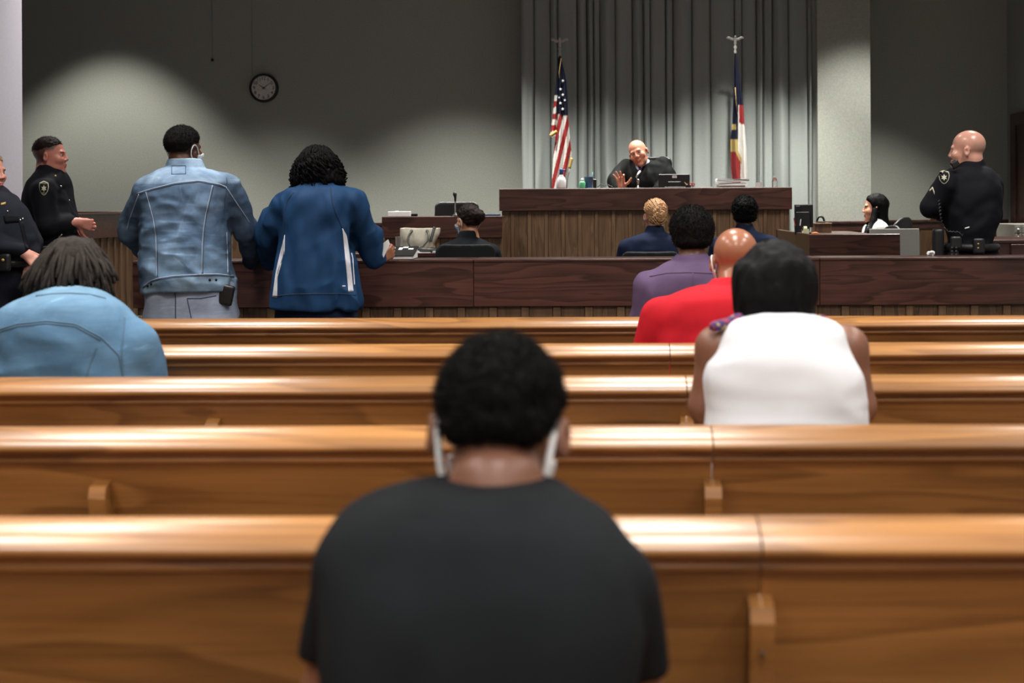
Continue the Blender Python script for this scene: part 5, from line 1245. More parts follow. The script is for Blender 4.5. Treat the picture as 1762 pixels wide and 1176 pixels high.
def attorney_bun():
    r, h, body = seated_suit('woman with pinned-up dark hair, black suit and blue face mask in a mesh chair', 10.05, 806, 381, 0.185, M_SUITB, None, 38)
    body(h.paint(lin(196, 140, 108))); eyes(h, r)
    hs = U([cap_hair(h, 0.011, hl=[(-0.13, -0.04), (-0.06, -0.035), (-0.02, 0.0), (0.0, 0.026), (0.03, 0.03), (0.06, 0.056), (0.13, 0.08)], disp_fn=folds((40, 80, 80), 0.003, 2)), (ell(h.L((0.02, -0.105, 0.03)), (0.05, 0.045, 0.048)), 0.012), (ell(h.L((0.045, -0.09, 0.05)), (0.03, 0.03, 0.03)), 0.01)])
    solid('hair', disp(hs, folds((70, 50, 90), 0.004, 3), 0.01), 0.006, M_HBROWN, r)
    mask_parts(h, r, M_MASK)
def attorney_blonde():
    r, h, body = seated_suit('woman with strawberry blond hair twisted up and navy jacket in a black chair', 10.2, 1127, 372, 0.225, M_SUITN, None, 14)
    body(h.paint(lin(222, 164, 142))); eyes(h, r)
    hs = U([cap_hair(h, 0.010, hl=[(-0.13, -0.07), (-0.06, -0.065), (-0.025, -0.03), (-0.012, 0.022), (0.03, 0.03), (0.06, 0.056), (0.13, 0.08)], disp_fn=folds((60, 90, 90), 0.004, 2)), (ell(h.L((0.01, -0.105, 0.0)), (0.045, 0.038, 0.055)), 0.012)])
    solid('hair', disp(hs, folds((60, 60, 60), 0.005, 3), 0.01), 0.0055, M_HBLOND, r)
    rng = np.random.RandomState(2); paths = []
    for i in range(70):
        a0 = rng.uniform(0, 6.28); rr = rng.uniform(0.015, 0.05); c = h.L((0.01, -0.125, rng.uniform(-0.02, 0.03))); pts = []
        for t in np.linspace(0, 1, 9):
            an = a0+t*2.4; rad = rr*(1-0.5*t)+0.012; pts.append(c+h.R @ A((rad*math.cos(an), -0.012*math.cos(rr*60)+0.25*rad-0.012, rad*1.15*math.sin(an))))
        paths.append(pts)
    for i in range(90):
        az = rng.uniform(-1.5, 1.5); st = A((0.082*math.sin(az), -0.012+0.06*math.cos(az)*rng.uniform(-1, 1), 0.035+0.09*math.cos(az))); en = A((0.02*math.sin(az), -0.128, rng.uniform(-0.03, 0.04)))
        pts = []
        for t in np.linspace(0, 1, 8):
            q = st*(1-t)+en*t; v = q-A((0, -0.012, 0.035)); nrm = math.sqrt((v[0]/0.088)**2+(v[1]/0.112)**2+(v[2]/0.098)**2); q = A((0, -0.012, 0.035))+v/max(nrm, 0.7); pts.append(h.L(q))
        paths.append(pts)
    locks(paths, 0.004, 0.002, 5).build('twisted_strands', M_HBLOND, r, True)
def suit_afro():
    r, h, body = seated_suit('person with short curly black hair and dark navy suit seated below the bench', 10.2, 1281, 369, 0.21, M_SUITN, None, 0)
    body(h.paint(lin(92, 60, 46))); eyes(h, r)
    hs = cap_hair(h, 0.022, dz=-0.012, disp_fn=folds((90, 90, 90), 0.006, 9)); solid('hair', hs, 0.0055, M_HBLACK, r, fuzz=(3500, 0.012, 0.001, hs))

def judge():
    D = 13.0; X = P(1105, 300, D)[0]; seat = 1.05
    r = root('person', 'bald judge in a black robe with purple tie leaning over the bench', 'person', (X+0.06, D+0.08, seat+0.004))
    h = Head(P(1098.5, 263.5, D-0.05), yaw=162, pitch=-6, roll=21, s=1.04, w=1.02, jaw=1.08); nb = P(1106, 290, D+0.02)
    rs, ls = P(1078, 287, D), P(1140, 284, D+0.02); re_, le = P(1059, 312, D-0.12), P(1154, 314, D-0.05); rw, lw = P(1068, 323, D-0.30), P(1135, 330, D-0.2)
    skin = lin(206, 142, 116)
    def ex(q, c, near):
        w = near*np.clip((q[:, 2]+0.03)/0.02, 0, 1)*np.clip((0.075-q[:, 2])/0.02, 0, 1)*np.clip((0.0-q[:, 1])/0.03, 0, 1)*0.6; return c*(1-w[:, None])+A((0.55, 0.53, 0.5))*w[:, None]
    rh = hand(rw+A((0.012, 0, -0.005)), (-0.18, -0.25, 0.9), (-0.15, -0.95, -0.2), 1, 12, spread=0.42, s=1.05, thumb=1.1, curls=(34, 20, 10, 6)); lh = hand(lw, (-0.6, -0.6, 0), (0, 0, -1), 1, 25)
    bodymesh(r, h, [(neck(h, nb, 0.058, 0.066), 0.02), core([nb, P(1108, 310, D+0.02), A((X+0.06, D+0.06, seat+0.15))], 0.045), core([nb, rs, re_, rw], 0.025), core([nb, ls, le, lw], 0.025), (rh, 0.008), (lh, 0.01)], h.paint(skin, brow=lin(170, 125, 105), extra=ex, blush=0.2), 0.0048)
    eyes(h, r)
    rows = [P_ for P_ in pxrows([(275, 1102, 1118, 0.02, 0.055), (278, 1094, 1128, 0.02, 0.08), (282, 1085, 1138, 0.02, 0.11), (289, 1076, 1145, 0.02, 0.13), (300, 1071, 1148, 0.01, 0.15), (320, 1070, 1150, 0.01, 0.165), (345, 1072, 1152, 0.04, 0.17), (385, 1074, 1156, 0.08, 0.18), (405, 1074, 1156, 0.08, 0.18)], D)]
    it = [loft(rows, 2.3)]+sleeve(rs, re_, rw+A((-0.005, 0.05, -0.02)), (0.075, 0.078, 0.07))+sleeve(ls, le, lw, (0.075, 0.078, 0.075))
    sh = disp(U(it), lambda Q: folds((14, 10, 6), 0.008, 111)(Q)+ridges((12, 10, 5), 0.010, 112)(Q), 0.02)
    # open neck of the robe
    nk = P(1104, 285, D-0.16); robe = solid('robe', sh, 0.0068, M_ROBE, r)
    D0 = D-0.5
    patch('shirt_front', sh, [(1091, 279), (1094, 288), (1097.5, 293)], [(1112, 271), (1108, 282), (1102.5, 293)], D0, cloth('pale_blue_shirt', (0.50, 0.62, 0.78), 0.8), r, 8, 6, 0.004)
    patch('necktie', sh, [(1097, 283.5), (1098, 287), (1099, 294)], [(1103.5, 282), (1103, 286), (1104.5, 294)], D0, cloth('purple_tie', (0.11, 0.035, 0.15), 0.5), r, 6, 4, 0.009)
    cl = cut(disp(neckring(h, nb, 0.066, 0.074), lambda Q: 0*Q[:, 0], 0), lambda Q: -1+0*Q[:, 0])
    solid('shirt_collar', cl, 0.005, bpy.data.materials['pale_blue_shirt'], r)
    gl = root_child(r, 'eyeglasses'); gm = plain('thin_metal_frame', (0.12, 0.09, 0.07), 0.3, 0.8)
    for sx in (-1, 1):
        MB().tube(h.Ls([(sx*0.032+0.021*math.cos(t), 0.103, -0.002+0.014*math.sin(t)) for t in np.linspace(0, 2*math.pi, 19)]), 0.0013, 5, False).build('lens_rim', gm, gl, True)
        MB().tube(h.Ls([(sx*0.053, 0.103, 0.004), (sx*0.072, 0.085, 0.006), (sx*0.081, 0.0, 0.010)]), 0.0016, 5).build('temple_arm', gm, gl, True)
    legs_sit(r, X+0.06, D+0.10, seat, M_ROBE, floor_z=0.60, yaw=math.pi, fwd=0.40)
def neckring(h, nb, r1, r2):
    a = h.L((0, -0.028, -0.125)); return rc(a, nb, r1*h.s, r2)

def clerk():
    D = 12.3; X = P(1508, 390, D)[0]; seat = 0.60
    r = root('person', 'woman with long straight black hair, white blazer and striped top seated in profile', 'person', (X, D, seat+0.004))
    h = Head(P(1506, 358.5, D), yaw=84, pitch=0, s=1.0); nb = P(1507, 385, D); z = nb[2]
    rs, ls = P(1516, 396, D-0.15), P(1510, 394, D+0.17); re_, le = rs+A((0.0, -0.04, -0.22)), ls+A((0.0, 0.04, -0.22)); rw, lw = re_+A((-0.26, 0.08, 0.02)), le+A((-0.26, -0.08, 0.02))
    bodymesh(r, h, [(neck(h, nb, 0.045, 0.055), 0.02), core([nb, nb-A((0, 0, 0.25)), A((X, D, seat+0.15))], 0.045), core([nb, rs, re_, rw], 0.022), core([nb, ls, le, lw], 0.022), (hand(rw, (-1, 0.2, 0), (0, 0, -1), -1, 20, s=0.9), 0.01), (hand(lw, (-1, -0.2, 0), (0, 0, -1), 1, 20, s=0.9), 0.01)], h.paint(lin(224, 164, 134), lips=lin(178, 90, 84), brow=(0.03, 0.02, 0.015)), 0.005)
    eyes(h, r)
    rows = pxrows([(383, 1496, 1518, 0, 0.07), (387, 1489, 1524, 0, 0.11), (393, 1485, 1530, 0, 0.155), (402, 1483, 1534, 0, 0.175), (420, 1482, 1535, 0, 0.17), (450, 1482, 1535, 0, 0.165), (490, 1482, 1537, 0, 0.165)], D)
    rows.append((X, D, seat+0.02, 0.14, 0.17))
    it = [loft(rows, 2.3), (rc(P(1508, 388, D-0.06), rs, 0.06, 0.066), 0.05)]+sleeve(rs, re_, rw+A((0.04, 0, 0)), (0.066, 0.054, 0.04))+sleeve(ls, le, lw+A((0.04, 0, 0)), (0.06, 0.05, 0.04))
    sh = disp(U(it), folds((10, 10, 8), 0.006, 121), 0.01); sh = cut(sh, lambda Q: seat+0.012-Q[:, 2]); so = solid('blazer', sh, 0.0075, M_WBLAZ, r)
    patch('striped_top', sh, [(1491, 382), (1484, 412)], [(1502, 381), (1497, 412)], D-0.6, M_SUITB, so, 14, 6, 0.004)
    for i in range(8):
        y = 384+i*3.4; f = (y-381)/31; xa_ = 1491.5-7*f+3.5; xb_ = 1501.5-5*f
        patch('stripe', sh, [(xa_, y), (xb_, y-1.5)], [(xa_, y+1.5), (xb_, y)], D-0.6, M_WPLAST, so, 4, 3, 0.007)
    legs_sit(r, X, D, seat, M_SUITB, yaw=math.pi/2, fwd=0.36, h=0.02)
    hs = U([cap_hair(h, 0.013, hl=[(-0.13, -0.2), (0.0, -0.2), (0.02, -0.11), (0.035, 0.01), (0.05, 0.045), (0.075, 0.066), (0.13, 0.085)]),
            (loft(pxrows([(350, 1500, 1524, 0, 0.085), (365, 1502, 1526, 0, 0.088), (380, 1503, 1529, 0, 0.09), (395, 1508, 1533, -0.02, 0.085), (402, 1516, 1534, -0.04, 0.05)], D), 2.3), 0.02)])
    solid('hair', disp(hs, folds((60, 60, 8), 0.003, 5), 0.01), 0.0055, M_HBLACK, r)
    ft = [rc(P(1506, 362, D-0.075), P(1503, 380, D-0.10), 0.028, 0.030), rc(P(1503, 380, D-0.10), P(1496, 398, D-0.15), 0.028, 0.020), rc(P(1496, 398, D-0.15), P(1490, 414, D-0.17), 0.018, 0.010)]
    solid('front_hair', U(ft), 0.006, M_HBLACK, r)

denim_man(); _r, _rw = navy_woman(); paper_in_hand(_rw)
deputy_left(); deputy_woman(); deputy_right()
locs_person(); black_tee_man(); white_top_woman(); red_polo_man(); purple_man()
attorney_bun(); attorney_blonde(); suit_afro(); judge(); clerk()
# ---------------------------------------------------------------- chairs
def chair(label, cx, cy, ztop, w, hb, seat, yaw, mat, floor_z=0.0, rim=None, arms=True, lean=8, cr=0.06):
    """office chair; yaw 0 faces away from the gallery, its back toward the gallery"""
    r = root('office_chair', label, 'chair', (cx, cy, floor_z))
    c, s = math.cos(yaw), math.sin(yaw); Ry = A([[c, -s, 0], [s, c, 0], [0, 0, 1]])
    T = lambda p: A((cx, cy, 0))+Ry @ A(p)
    yb = -0.22; Rl = Ry @ rotm(0, lean, 0); bc = T((0, yb, ztop-hb/2))
    def f(Q):
        q = (Q-bc) @ Rl; q = q.copy(); q[:, 1] -= 0.9*q[:, 0]**2
        a = np.abs(q)-A((w/2-cr, 0.014, hb/2-cr)); a[:, 1] = np.maximum(a[:, 1], -0.2)
        d2 = np.sqrt(np.maximum(a[:, 0], 0)**2+np.maximum(a[:, 2], 0)**2)+np.minimum(np.maximum(a[:, 0], a[:, 2]), 0)-cr
        return smax(d2, a[:, 1], 0.012)
    ext = max(w, hb)*0.62
    solid('backrest', S(f, bc-ext, bc+ext), 0.011, mat, r)
    pts = []
    for k in range(25):
        t = math.pi*k/24; x = -math.cos(t)*(w/2-0.004); x = max(-w/2+0.004, min(w/2-0.004, x*1.18)); z = hb/2-0.004-0.06*max(0, (abs(x)-(w/2-0.07))/0.066)**2
        xo = max(0.0, abs(x)-(w/2-cr)); z = hb/2-0.004-cr+math.sqrt(max(cr*cr-xo*xo, 0.0))
        pts.append(bc+Rl @ A((x, 0.9*x*x-0.002, z)))
    MB().tube(pts, 0.009, 6).build('back_rim', rim or M_BLACK, r, True)
    solid('seat', rbox(T((0, 0.03, seat-0.045)), (w/2, 0.23, 0.038), 0.03, Ry), 0.014, mat, r)
    MB().tube([T((0, -0.05, seat-0.08)), T((0, -0.2, seat-0.02)), T((0, yb-0.03, ztop-hb*0.7))], 0.018).build('back_bracket', M_BLACK, r, True)
    MB().tube([T((0, 0, seat-0.09)), T((0, 0, floor_z+0.09))], 0.025).build('post', M_BLACK, r, True)
    for k in range(5):
        an = k*2*math.pi/5+0.3; e = T((0.28*math.cos(an), 0.28*math.sin(an), floor_z+0.065))
        MB().tube([T((0, 0, floor_z+0.10)), e], [0.024, 0.016]).build('base_leg', M_BLACK, r, True)
        V, Fs = sphere(8, 6); mesh('caster', V*0.028+e-A((0, 0, 0.036)), Fs, M_BLACK, r, True)
    if arms:
        for sx in (-1, 1):
            MB().tube([T((sx*(w/2+0.03), -0.1, seat-0.06)), T((sx*(w/2+0.05), 0.0, seat+0.19)), T((sx*(w/2+0.05), 0.16, seat+0.20))], 0.017).build('armrest', M_BLACK, r, True)
    return r
rimg = plain('grey_rim_highlight', (0.10, 0.105, 0.11), 0.35)  # grey colour stands in for the highlight along the chair rim
chair('black mesh office chair of the woman with pinned-up dark hair', P(806, 430, 9.98)[0], 10.03, P(806, 420, 9.78)[2], 0.41, 0.52, 0.46, 0.0, M_MESHB, rim=rimg, arms=False)
chair('black office chair of the woman with strawberry blond hair', P(1118, 430, 10.1)[0], 10.18, P(1118, 433, 9.9)[2], 0.42, 0.50, 0.46, 0.0, M_MESHB, rim=plain('pale_rim_highlight', (0.28, 0.29, 0.30), 0.3), arms=False)  # rim coloured pale to paint in its highlight
chair('black chair under the person with short curly black hair', P(1281, 430, 10.1)[0], 10.18, P(1281, 436, 9.9)[2], 0.40, 0.48, 0.46, 0.0, M_MESHB, arms=False)
chair('empty black leather chair behind the witness stand', P(785, 360, 12.75)[0], 12.6, P(785, 347.5, 12.8)[2], 0.41, 0.62, 0.58, math.pi, M_LEATHER, lean=4, arms=False)
chair('black high-backed leather chair behind the judge', P(1120, 300, 13.2)[0]+0.02, 13.08, P(1120, 270, 13.3)[2], 0.37, 0.66, 1.05, math.pi, M_LEATHER, floor_z=0.60, lean=2, arms=False)
chair('dark office chair with curved back holding the woman in the white blazer', P(1552, 385, 12.3)[0]-0.168, 12.42, P(1552, 373, 12.3)[2], 0.38, 0.42, 0.595, 0.87, M_LEATHER, lean=10, arms=False, cr=0.17)
chair('small empty black chair between the clerk desk and the grey partition', P(1536, 395, 11.4)[0]-0.193, 11.4, P(1534, 387, 11.5)[2], 0.26, 0.34, 0.55, math.pi/2+0.5, M_LEATHER, lean=14, arms=False, cr=0.11)

# ---------------------------------------------------------------- flags
def sheet(name, left, right, D, paint, parent, folds_=3.0, amp=0.035, n=44, m=110, ph=0.0):
    left, right = A(left), A(right); ya, yb = max(left[0, 1], right[0, 1]), min(left[-1, 1], right[-1, 1]); V = []; C = []
    for i in range(m):
        t = i/(m-1); y = ya+(yb-ya)*t; xl_, xr2 = np.interp(y, left[:, 1], left[:, 0]), np.interp(y, right[:, 1], right[:, 0])
        for k in range(n):
            u = k/(n-1); x = xl_+(xr2-xl_)*u; a = amp*min(1, 0.25+t)
            V.append(P(x, y, D+a*math.sin(2*math.pi*folds_*u+ph+1.5*t)-0.03*math.sin(math.pi*u))); C.append(paint(x, y))
    V = A(V); k0 = len(V); th = A((0, 0.003, 0)); V2 = np.concatenate([V, V+th]); Fs = []
    for i in range(m-1):
        for k in range(n-1):
            q = (i*n+k, i*n+k+1, (i+1)*n+k+1, (i+1)*n+k); Fs.append(q[::-1]); Fs.append(tuple(x+k0 for x in q))
    return mesh(name, V2, Fs, M_FLAG, parent, True, np.array(C+C))
M_FLAG = vcol('flag_satin', 0.55, 0.35, 0, 0.15, 700, 0.06, 20)
def finial(r, X, D, ztip):
    pole_b = 0.605
    MB().tube([(X, D, pole_b+0.03), (X, D, ztip-0.16)], 0.013, 10).build('pole', plain('oak_pole', (0.18, 0.10, 0.04), 0.35) if 'oak_pole' not in bpy.data.materials else bpy.data.materials['oak_pole'], r, True)
    MB().lathe([(0.14, 0), (0.14, 0.015), (0.06, 0.04), (0.025, 0.06), (0.018, 0.12)], (X, D, pole_b), 20).build('stand', M_GOLD, r, True)
    MB().lathe([(0.014, -0.19), (0.016, -0.15), (0.010, -0.13), (0.022, -0.105), (0.010, -0.085), (0.012, -0.07)], (X, D, ztip), 12).build('ferrule', M_EAGLE, r, True)
    e = root_child(r, 'eagle_finial')
    solid('eagle_body', U([rc((X, D, ztip-0.075), (X, D, ztip-0.02), 0.014, 0.018), rc((X, D-0.004, ztip-0.02), (X, D-0.014, ztip+0.004), 0.012, 0.010), rc((X, D-0.016, ztip+0.004), (X, D-0.03, ztip-0.002), 0.006, 0.002)], 0.012), 0.004, M_EAGLE, e)
    for sx in (-1, 1):
        solid('eagle_wing', U([ell((X+sx*0.035, D, ztip-0.022), (0.032, 0.007, 0.016), rotm(0, 0, -sx*22)), (ell((X+sx*0.07, D, ztip-0.008), (0.022, 0.006, 0.014), rotm(0, 0, sx*10)), 0.01)]), 0.004, M_EAGLE, e)
def us_flag():
    D = 14.35; X = P(963.5, 200, D)[0]
    r = root('flag', 'American flag with gold fringe draped on a pole topped by an eagle', 'flag', (X, D, 0.605), 'flags behind the bench')
    finial(r, X, D+0.03, P(963.5, 66, D)[2])
    navy, red, wht = A((0.007, 0.010, 0.028)), A((0.28, 0.018, 0.02)), A((0.62, 0.60, 0.57))
    def paint(x, y):
        if y < 198+0.12*(x-968): return navy
        v = ((x+0.24*(y-198)-966)/14+0.25) % 1.0
        return red if v < 0.5 else wht
    o = sheet('flag_cloth', [(962, 96), (960, 125), (958, 160), (958.5, 195), (957, 225), (952, 271), (948.5, 335), (948, 360)], [(965, 96), (970, 118), (974.5, 140), (976.5, 165), (977.5, 198), (980.5, 235), (984, 268), (981, 292), (977, 310), (975, 335), (974, 360)], D, paint, r, 2.2, 0.03)
    def paint2(x, y):
        if y < 165: return navy
        return wht if ((y-165)/10.2+0.15*(x-950)/10) % 2 < 1 else red
    sheet('flag_tail', [(960, 100), (957, 140), (954, 166), (950, 207), (947, 228), (947, 236)], [(963, 100), (962, 140), (962, 166), (961, 207), (959, 228), (958.5, 236)], D+0.025, paint2, r, 1.2, 0.02, 20, 70, 1.0)
    for a, b in (((946.5, 234), (958.5, 226)), ((979.5, 290), (984, 272))):
        q = [P(*a, D-0.05), P(*b, D-0.05)]; MB().tube(resample(q, 8), 0.018, 6).build('fringe', M_GOLD, r, True)
    MB().tube([P(965.5, 100, D-0.04), P(962, 125, D-0.05), P(962.5, 135, D-0.05)], 0.005, 6).build('cord', M_GOLD, r, True)
    for x, y, s_ in ((968.5, 139, 2.7), (964.5, 153.5, 2.7), (968.5, 163, 2.8), (971.8, 172.5, 2.4), (964.3, 177.5, 2.8), (968.3, 187.5, 3.0), (962, 168, 1.8)):
        V = [P(x, y, D-0.075)]+[P(x+s_*(1 if i % 2 == 0 else 0.42)*math.sin(i*math.pi/5), y-s_*(1 if i % 2 == 0 else 0.42)*math.cos(i*math.pi/5), D-0.073) for i in range(10)]
        V2 = V+[v+A((0, 0.03, 0)) for v in V[1:]]
        mesh('star', V2, [(0, 1+(i+1) % 10, 1+i) for i in range(10)]+[(1+i, 1+(i+1) % 10, 11+(i+1) % 10, 11+i) for i in range(10)], M_WPLAST, o)
def state_flag():
    D = 14.35; X = P(1266, 200, D)[0]
    r = root('flag', 'navy, red and white state flag with gold scroll draped on an eagle-topped pole', 'flag', (X, D, 0.605), 'flags behind the bench')
    finial(r, X, D+0.03, P(1266, 63, D)[2])
    navy, red, wht, gold = A((0.006, 0.008, 0.024)), A((0.24, 0.018, 0.02)), A((0.60, 0.585, 0.555)), A((0.40, 0.29, 0.10))
    def paint(x, y):
        if 214 < y < 223 and x < 1266.5 and x > 1258.5: return gold
        b = 1256.5+(y-240)*0.47
        if 240 < y < 282 and abs(x-b-1.5) < 2.6 and x < 1276: return gold
        if y < 181: return navy
        if y < 213+0.4*(x-1275) and x > 1272: return red
        if x > 1272.5-0.10*max(0, y-213)*(y < 240) - (0 if y < 240 else 2.7)-(0 if y > 240 else 0) and y < 262+1.2*(x-1266): return wht
        if y < 240: return navy if x < 1270 else wht
        if x > 1274: return wht
        if y > b and y > 262: return red
        return gold if y < 262 else red
    sheet('flag_cloth', [(1263.5, 92), (1262.5, 130), (1262, 156), (1260, 213), (1256.7, 240), (1257.4, 262), (1258, 291), (1260, 306), (1260, 350)], [(1267.5, 92), (1270, 115), (1273, 134), (1279, 181), (1281, 213), (1284.4, 258), (1286, 305), (1286, 350)], D, paint, r, 1.8, 0.03)
    MB().tube([P(1265, 150, D-0.06), P(1266.5, 175, D-0.065), P(1268.5, 196, D-0.065)], 0.003, 6).build('cord', M_GOLD, r, True)
us_flag(); state_flag()

# ---------------------------------------------------------------- clock on the back wall
M_WIRE = plain('grey_wire', (0.16, 0.16, 0.15), 0.7)
def make_clock():
    c = P(454, 151.5, YB-0.03); r = root('wall_clock', 'round black-rimmed wall clock with numerals on the grey wall', 'clock', (c[0], YB, c[2]))
    M = A([[1, 0, 0], [0, 0, -1], [0, 1, 0]]); R0 = 25*YB/2400
    o = MB().lathe([(R0, -0.04), (R0, 0.0), (R0*0.97, 0.012), (R0*0.90, 0.015), (R0*0.84, 0.006), (R0*0.83, -0.012)], (c[0], YB-0.042, c[2]), 40, M).build('rim', M_BLACK, r); smooth_angle(o, 50)
    MB().lathe([(R0*0.85, -0.01), (R0*0.85, 0.0)], (c[0], YB-0.040, c[2]), 40, M).build('dial', plain('clock_dial', (0.80, 0.77, 0.72), 0.5), r)
    for k in range(1, 13):
        an = math.radians(k*30); text_on(str(k), 0.05, (c[0]+math.sin(an)*R0*0.66, YB-0.0425, c[2]+math.cos(an)*R0*0.66), (1, 0, 0), (0, 0, 1), M_BLACK, r, 'numeral')
    for nm, an, L, w in (('hour_hand', 304, 0.42, 0.005), ('minute_hand', 55, 0.66, 0.0035)):
        a = math.radians(an); d = A((math.sin(a), 0, math.cos(a))); q = A((c[0], YB-0.046, c[2])); MB().tube([q-d*0.02, q+d*R0*L], [w, w*0.5], 6).build(nm, M_BLACK, r)
    V, Fs = sphere(10, 6); mesh('hub', V*0.009+A((c[0], YB-0.047, c[2])), Fs, M_BLACK, r, True)
    MB().tube([P(434, 128, YB-0.008), P(433, -5, YB-0.004)], 0.0016, 5).build('wire', M_WIRE, r)
    q = P(365.5, 103.5, YB-0.01); r2 = root('wall_hook', 'small dark hook high on the grey wall beside the clock', 'hook', (q[0], YB, q[2]))
    V, Fs = sphere(10, 6); mesh('knob', V*A((0.017, 0.012, 0.017))+q, Fs, M_BLACK, r2, True)
    MB().tube([q, P(364.5, -5, YB-0.004)], 0.0014, 5).build('wire', M_WIRE, r2)
make_clock()

# ---------------------------------------------------------------- things on the bench and stands
def cyl(prof, x, y, D, zb, mat, label, name, cat, group=None, n=20):
    X = P(x, y, D)[0]; o = MB().lathe([(a, b+zb) for a, b in prof], (X, D, 0), n).build(name, mat); smooth_angle(o, 50); return tag(o, label, cat, group)
PXJ = 12.42/2400
def bench_things():
    z = bt; D = 12.42
    X = P(966, 310, D)[0]; r = root('spray_bottle', 'white spray bottle with blue trigger on the bench below the American flag', 'bottle', (X, D, z))
    o = MB().lathe([(0.038, 0), (0.042, 0.01), (0.042, 0.06), (0.034, 0.095), (0.016, 0.115), (0.016, 0.125)], (X, D, z), 18).build('bottle_body', M_WPLAST, r, True)
    bl = plain('blue_plastic', (0.02, 0.07, 0.22), 0.4); MB().lathe([(0.014, 0.120), (0.018, 0.13), (0.016, 0.155), (0.018, 0.172), (0.006, 0.178)], (X, D, z), 14).build('trigger_head', bl, r, True)
    MB().tube([(X, D, z+0.16), (X+0.035, D-0.01, z+0.165)], 0.008).build('nozzle', bl, r, True)
    X = P(1002, 316, D)[0]; r = root('pump_bottle', 'small green bottle with white cap on the bench', 'bottle', (X, D, z))
    MB().lathe([(0.026, 0), (0.028, 0.008), (0.028, 0.05), (0.022, 0.062), (0.010, 0.066)], (X, D, z), 18).build('bottle_body', plain('green_plastic', (0.10, 0.42, 0.20), 0.35), r, True)
    MB().lathe([(0.012, 0.064), (0.012, 0.085), (0.006, 0.09)], (X, D, z), 14).build('cap', M_WPLAST, r, True)
    X = P(1013, 314, D+0.05)[0]; r = root('tumbler_cup', 'blue plastic cup with a straw on the bench beside the green bottle', 'cup', (X, D+0.05, z))
    o = MB().lathe([(0.032, 0), (0.038, 0.095), (0.041, 0.098), (0.041, 0.105), (0.036, 0.106)], (X, D+0.05, z), 20).build('cup_body', plain('blue_cup_plastic', (0.04, 0.11, 0.24), 0.35), r); smooth_angle(o, 50)
    MB().tube([(X+0.02, D+0.05, z+0.02), (X+0.036, D+0.05, z+0.145)], 0.004).build('straw', plain('teal_plastic', (0.03, 0.2, 0.22), 0.4), r, True)
    X = P(1024, 316, D+0.1)[0]; tag(MB().box(X-0.02, X+0.012, D+0.1, D+0.16, z, z+0.085, 0.004).build('pencil_box', M_BLACK), 'small black box behind the blue cup on the bench', 'box')
    # microphone
    X = P(1098, 318, D-0.08)[0]; r = root('microphone', 'gooseneck microphone on the bench in front of the judge', 'microphone', (X, D-0.08, z))
    MB().lathe([(0.022, 0), (0.022, 0.006), (0.009, 0.012), (0.009, 0.052), (0.013, 0.058), (0.013, 0.075), (0.006, 0.08)], (X, D-0.08, z), 14).build('base', M_CHROME, r, True)
    a, b = P(1094.5, 305, D+0.02), P(1101.5, 295, D+0.06)
    MB().tube(resample([(X, D-0.08, z+0.07), P(1096, 308, D-0.02), a], 10), 0.004, 8).build('gooseneck', M_BLACK, r, True)
    MB().tube([a, a*0.45+b*0.55, b], [0.007, 0.010, 0.012], 10).build('microphone_head', M_STEEL, r, True)
    pts = [P(1054, 322, D), P(1046, 318, D), P(1040, 320, D), P(1034, 317.5, D), P(1028, 322.5, D)]
    tag(MB().tube(resample(pts, 24), 0.0035, 6).build('cable', M_BLACK), 'thin black cable looping on the bench by the judge', 'cable')
    # monitor seen from behind
    Dm = 12.62; a, b = P(1133, 300, Dm), P(1187, 322, Dm); r = root('monitor', 'black computer monitor with a small label on its back beside the judge', 'monitor', ((a[0]+b[0])/2, Dm, z))
    MB().box(a[0], b[0], Dm-0.012, Dm+0.02, z+0.012, a[2], 0.005).build('screen_shell', M_BLACK, r)
    MB().box((a[0]+b[0])/2-0.06, (a[0]+b[0])/2+0.06, Dm-0.03, Dm-0.012, z+0.005, z+0.06, 0.004).build('back_cover', M_BLACK, r)
    MB().box((a[0]+b[0])/2-0.09, (a[0]+b[0])/2+0.09, Dm-0.06, Dm+0.08, z, z+0.012, 0.003).build('foot', M_BLACK, r)
    q = P(1160.5, 304.3, Dm); MB().box(q[0]-0.020, q[0]+0.020, Dm-0.0145, Dm-0.012, q[2]-0.011, q[2]+0.011).build('sticker', M_WHITE, r)
    MB().box(q[0]-0.014, q[0]+0.014, Dm-0.016, Dm-0.0145, q[2]-0.003, q[2]+0.003).build('print', plain('grey_ink', (0.15, 0.15, 0.15), 0.7), r)
    X = P(1184, 318, D-0.03)[0]; r = root('pen_cup', 'pens and red-handled scissors in a low cup beside the monitor', 'cup', (X, D-0.03, z))
    MB().lathe([(0.025, 0), (0.025, 0.025), (0.022, 0.025), (0.022, 0.004)], (X, D-0.03, z), 16).build('cup_body', M_BLACK, r)
    for dx, dz, m in ((-0.03, 0.05, M_GOLD), (-0.012, 0.038, M_CHROME), (0.005, 0.045, M_BLACK)): MB().tube([(X, D-0.03, z+0.006), (X+dx, D-0.02, z+dz)], 0.0035, 6).build('pen', m, r)
    rd = plain('red_plastic', (0.35, 0.02, 0.02), 0.4)
    for k in (-1, 1): MB().tube([A((X+0.034+k*0.010+0.012*math.cos(t), D-0.03, z+0.03+0.014*math.sin(t))) for t in np.linspace(0, 6.3, 13)], 0.005, 6).build('scissor_handle', rd, r, True)
    a, b = P(1208, 322, D-0.05), P(1225, 322, D-0.05); tag(MB().box(a[0], b[0], D-0.1, D+0.1, z, z+0.008).build('paper_pad', M_WHITE), 'thin white notepad on the bench between pens and paper stack', 'notepad')
    r = root('paper_stack', 'thick stack of white paper with curled top sheets on the bench', 'paper', (P(1260, 315, D)[0], D, z))
    a, b = P(1235, 322, D), P(1286, 308, D); rng = np.random.RandomState(1)
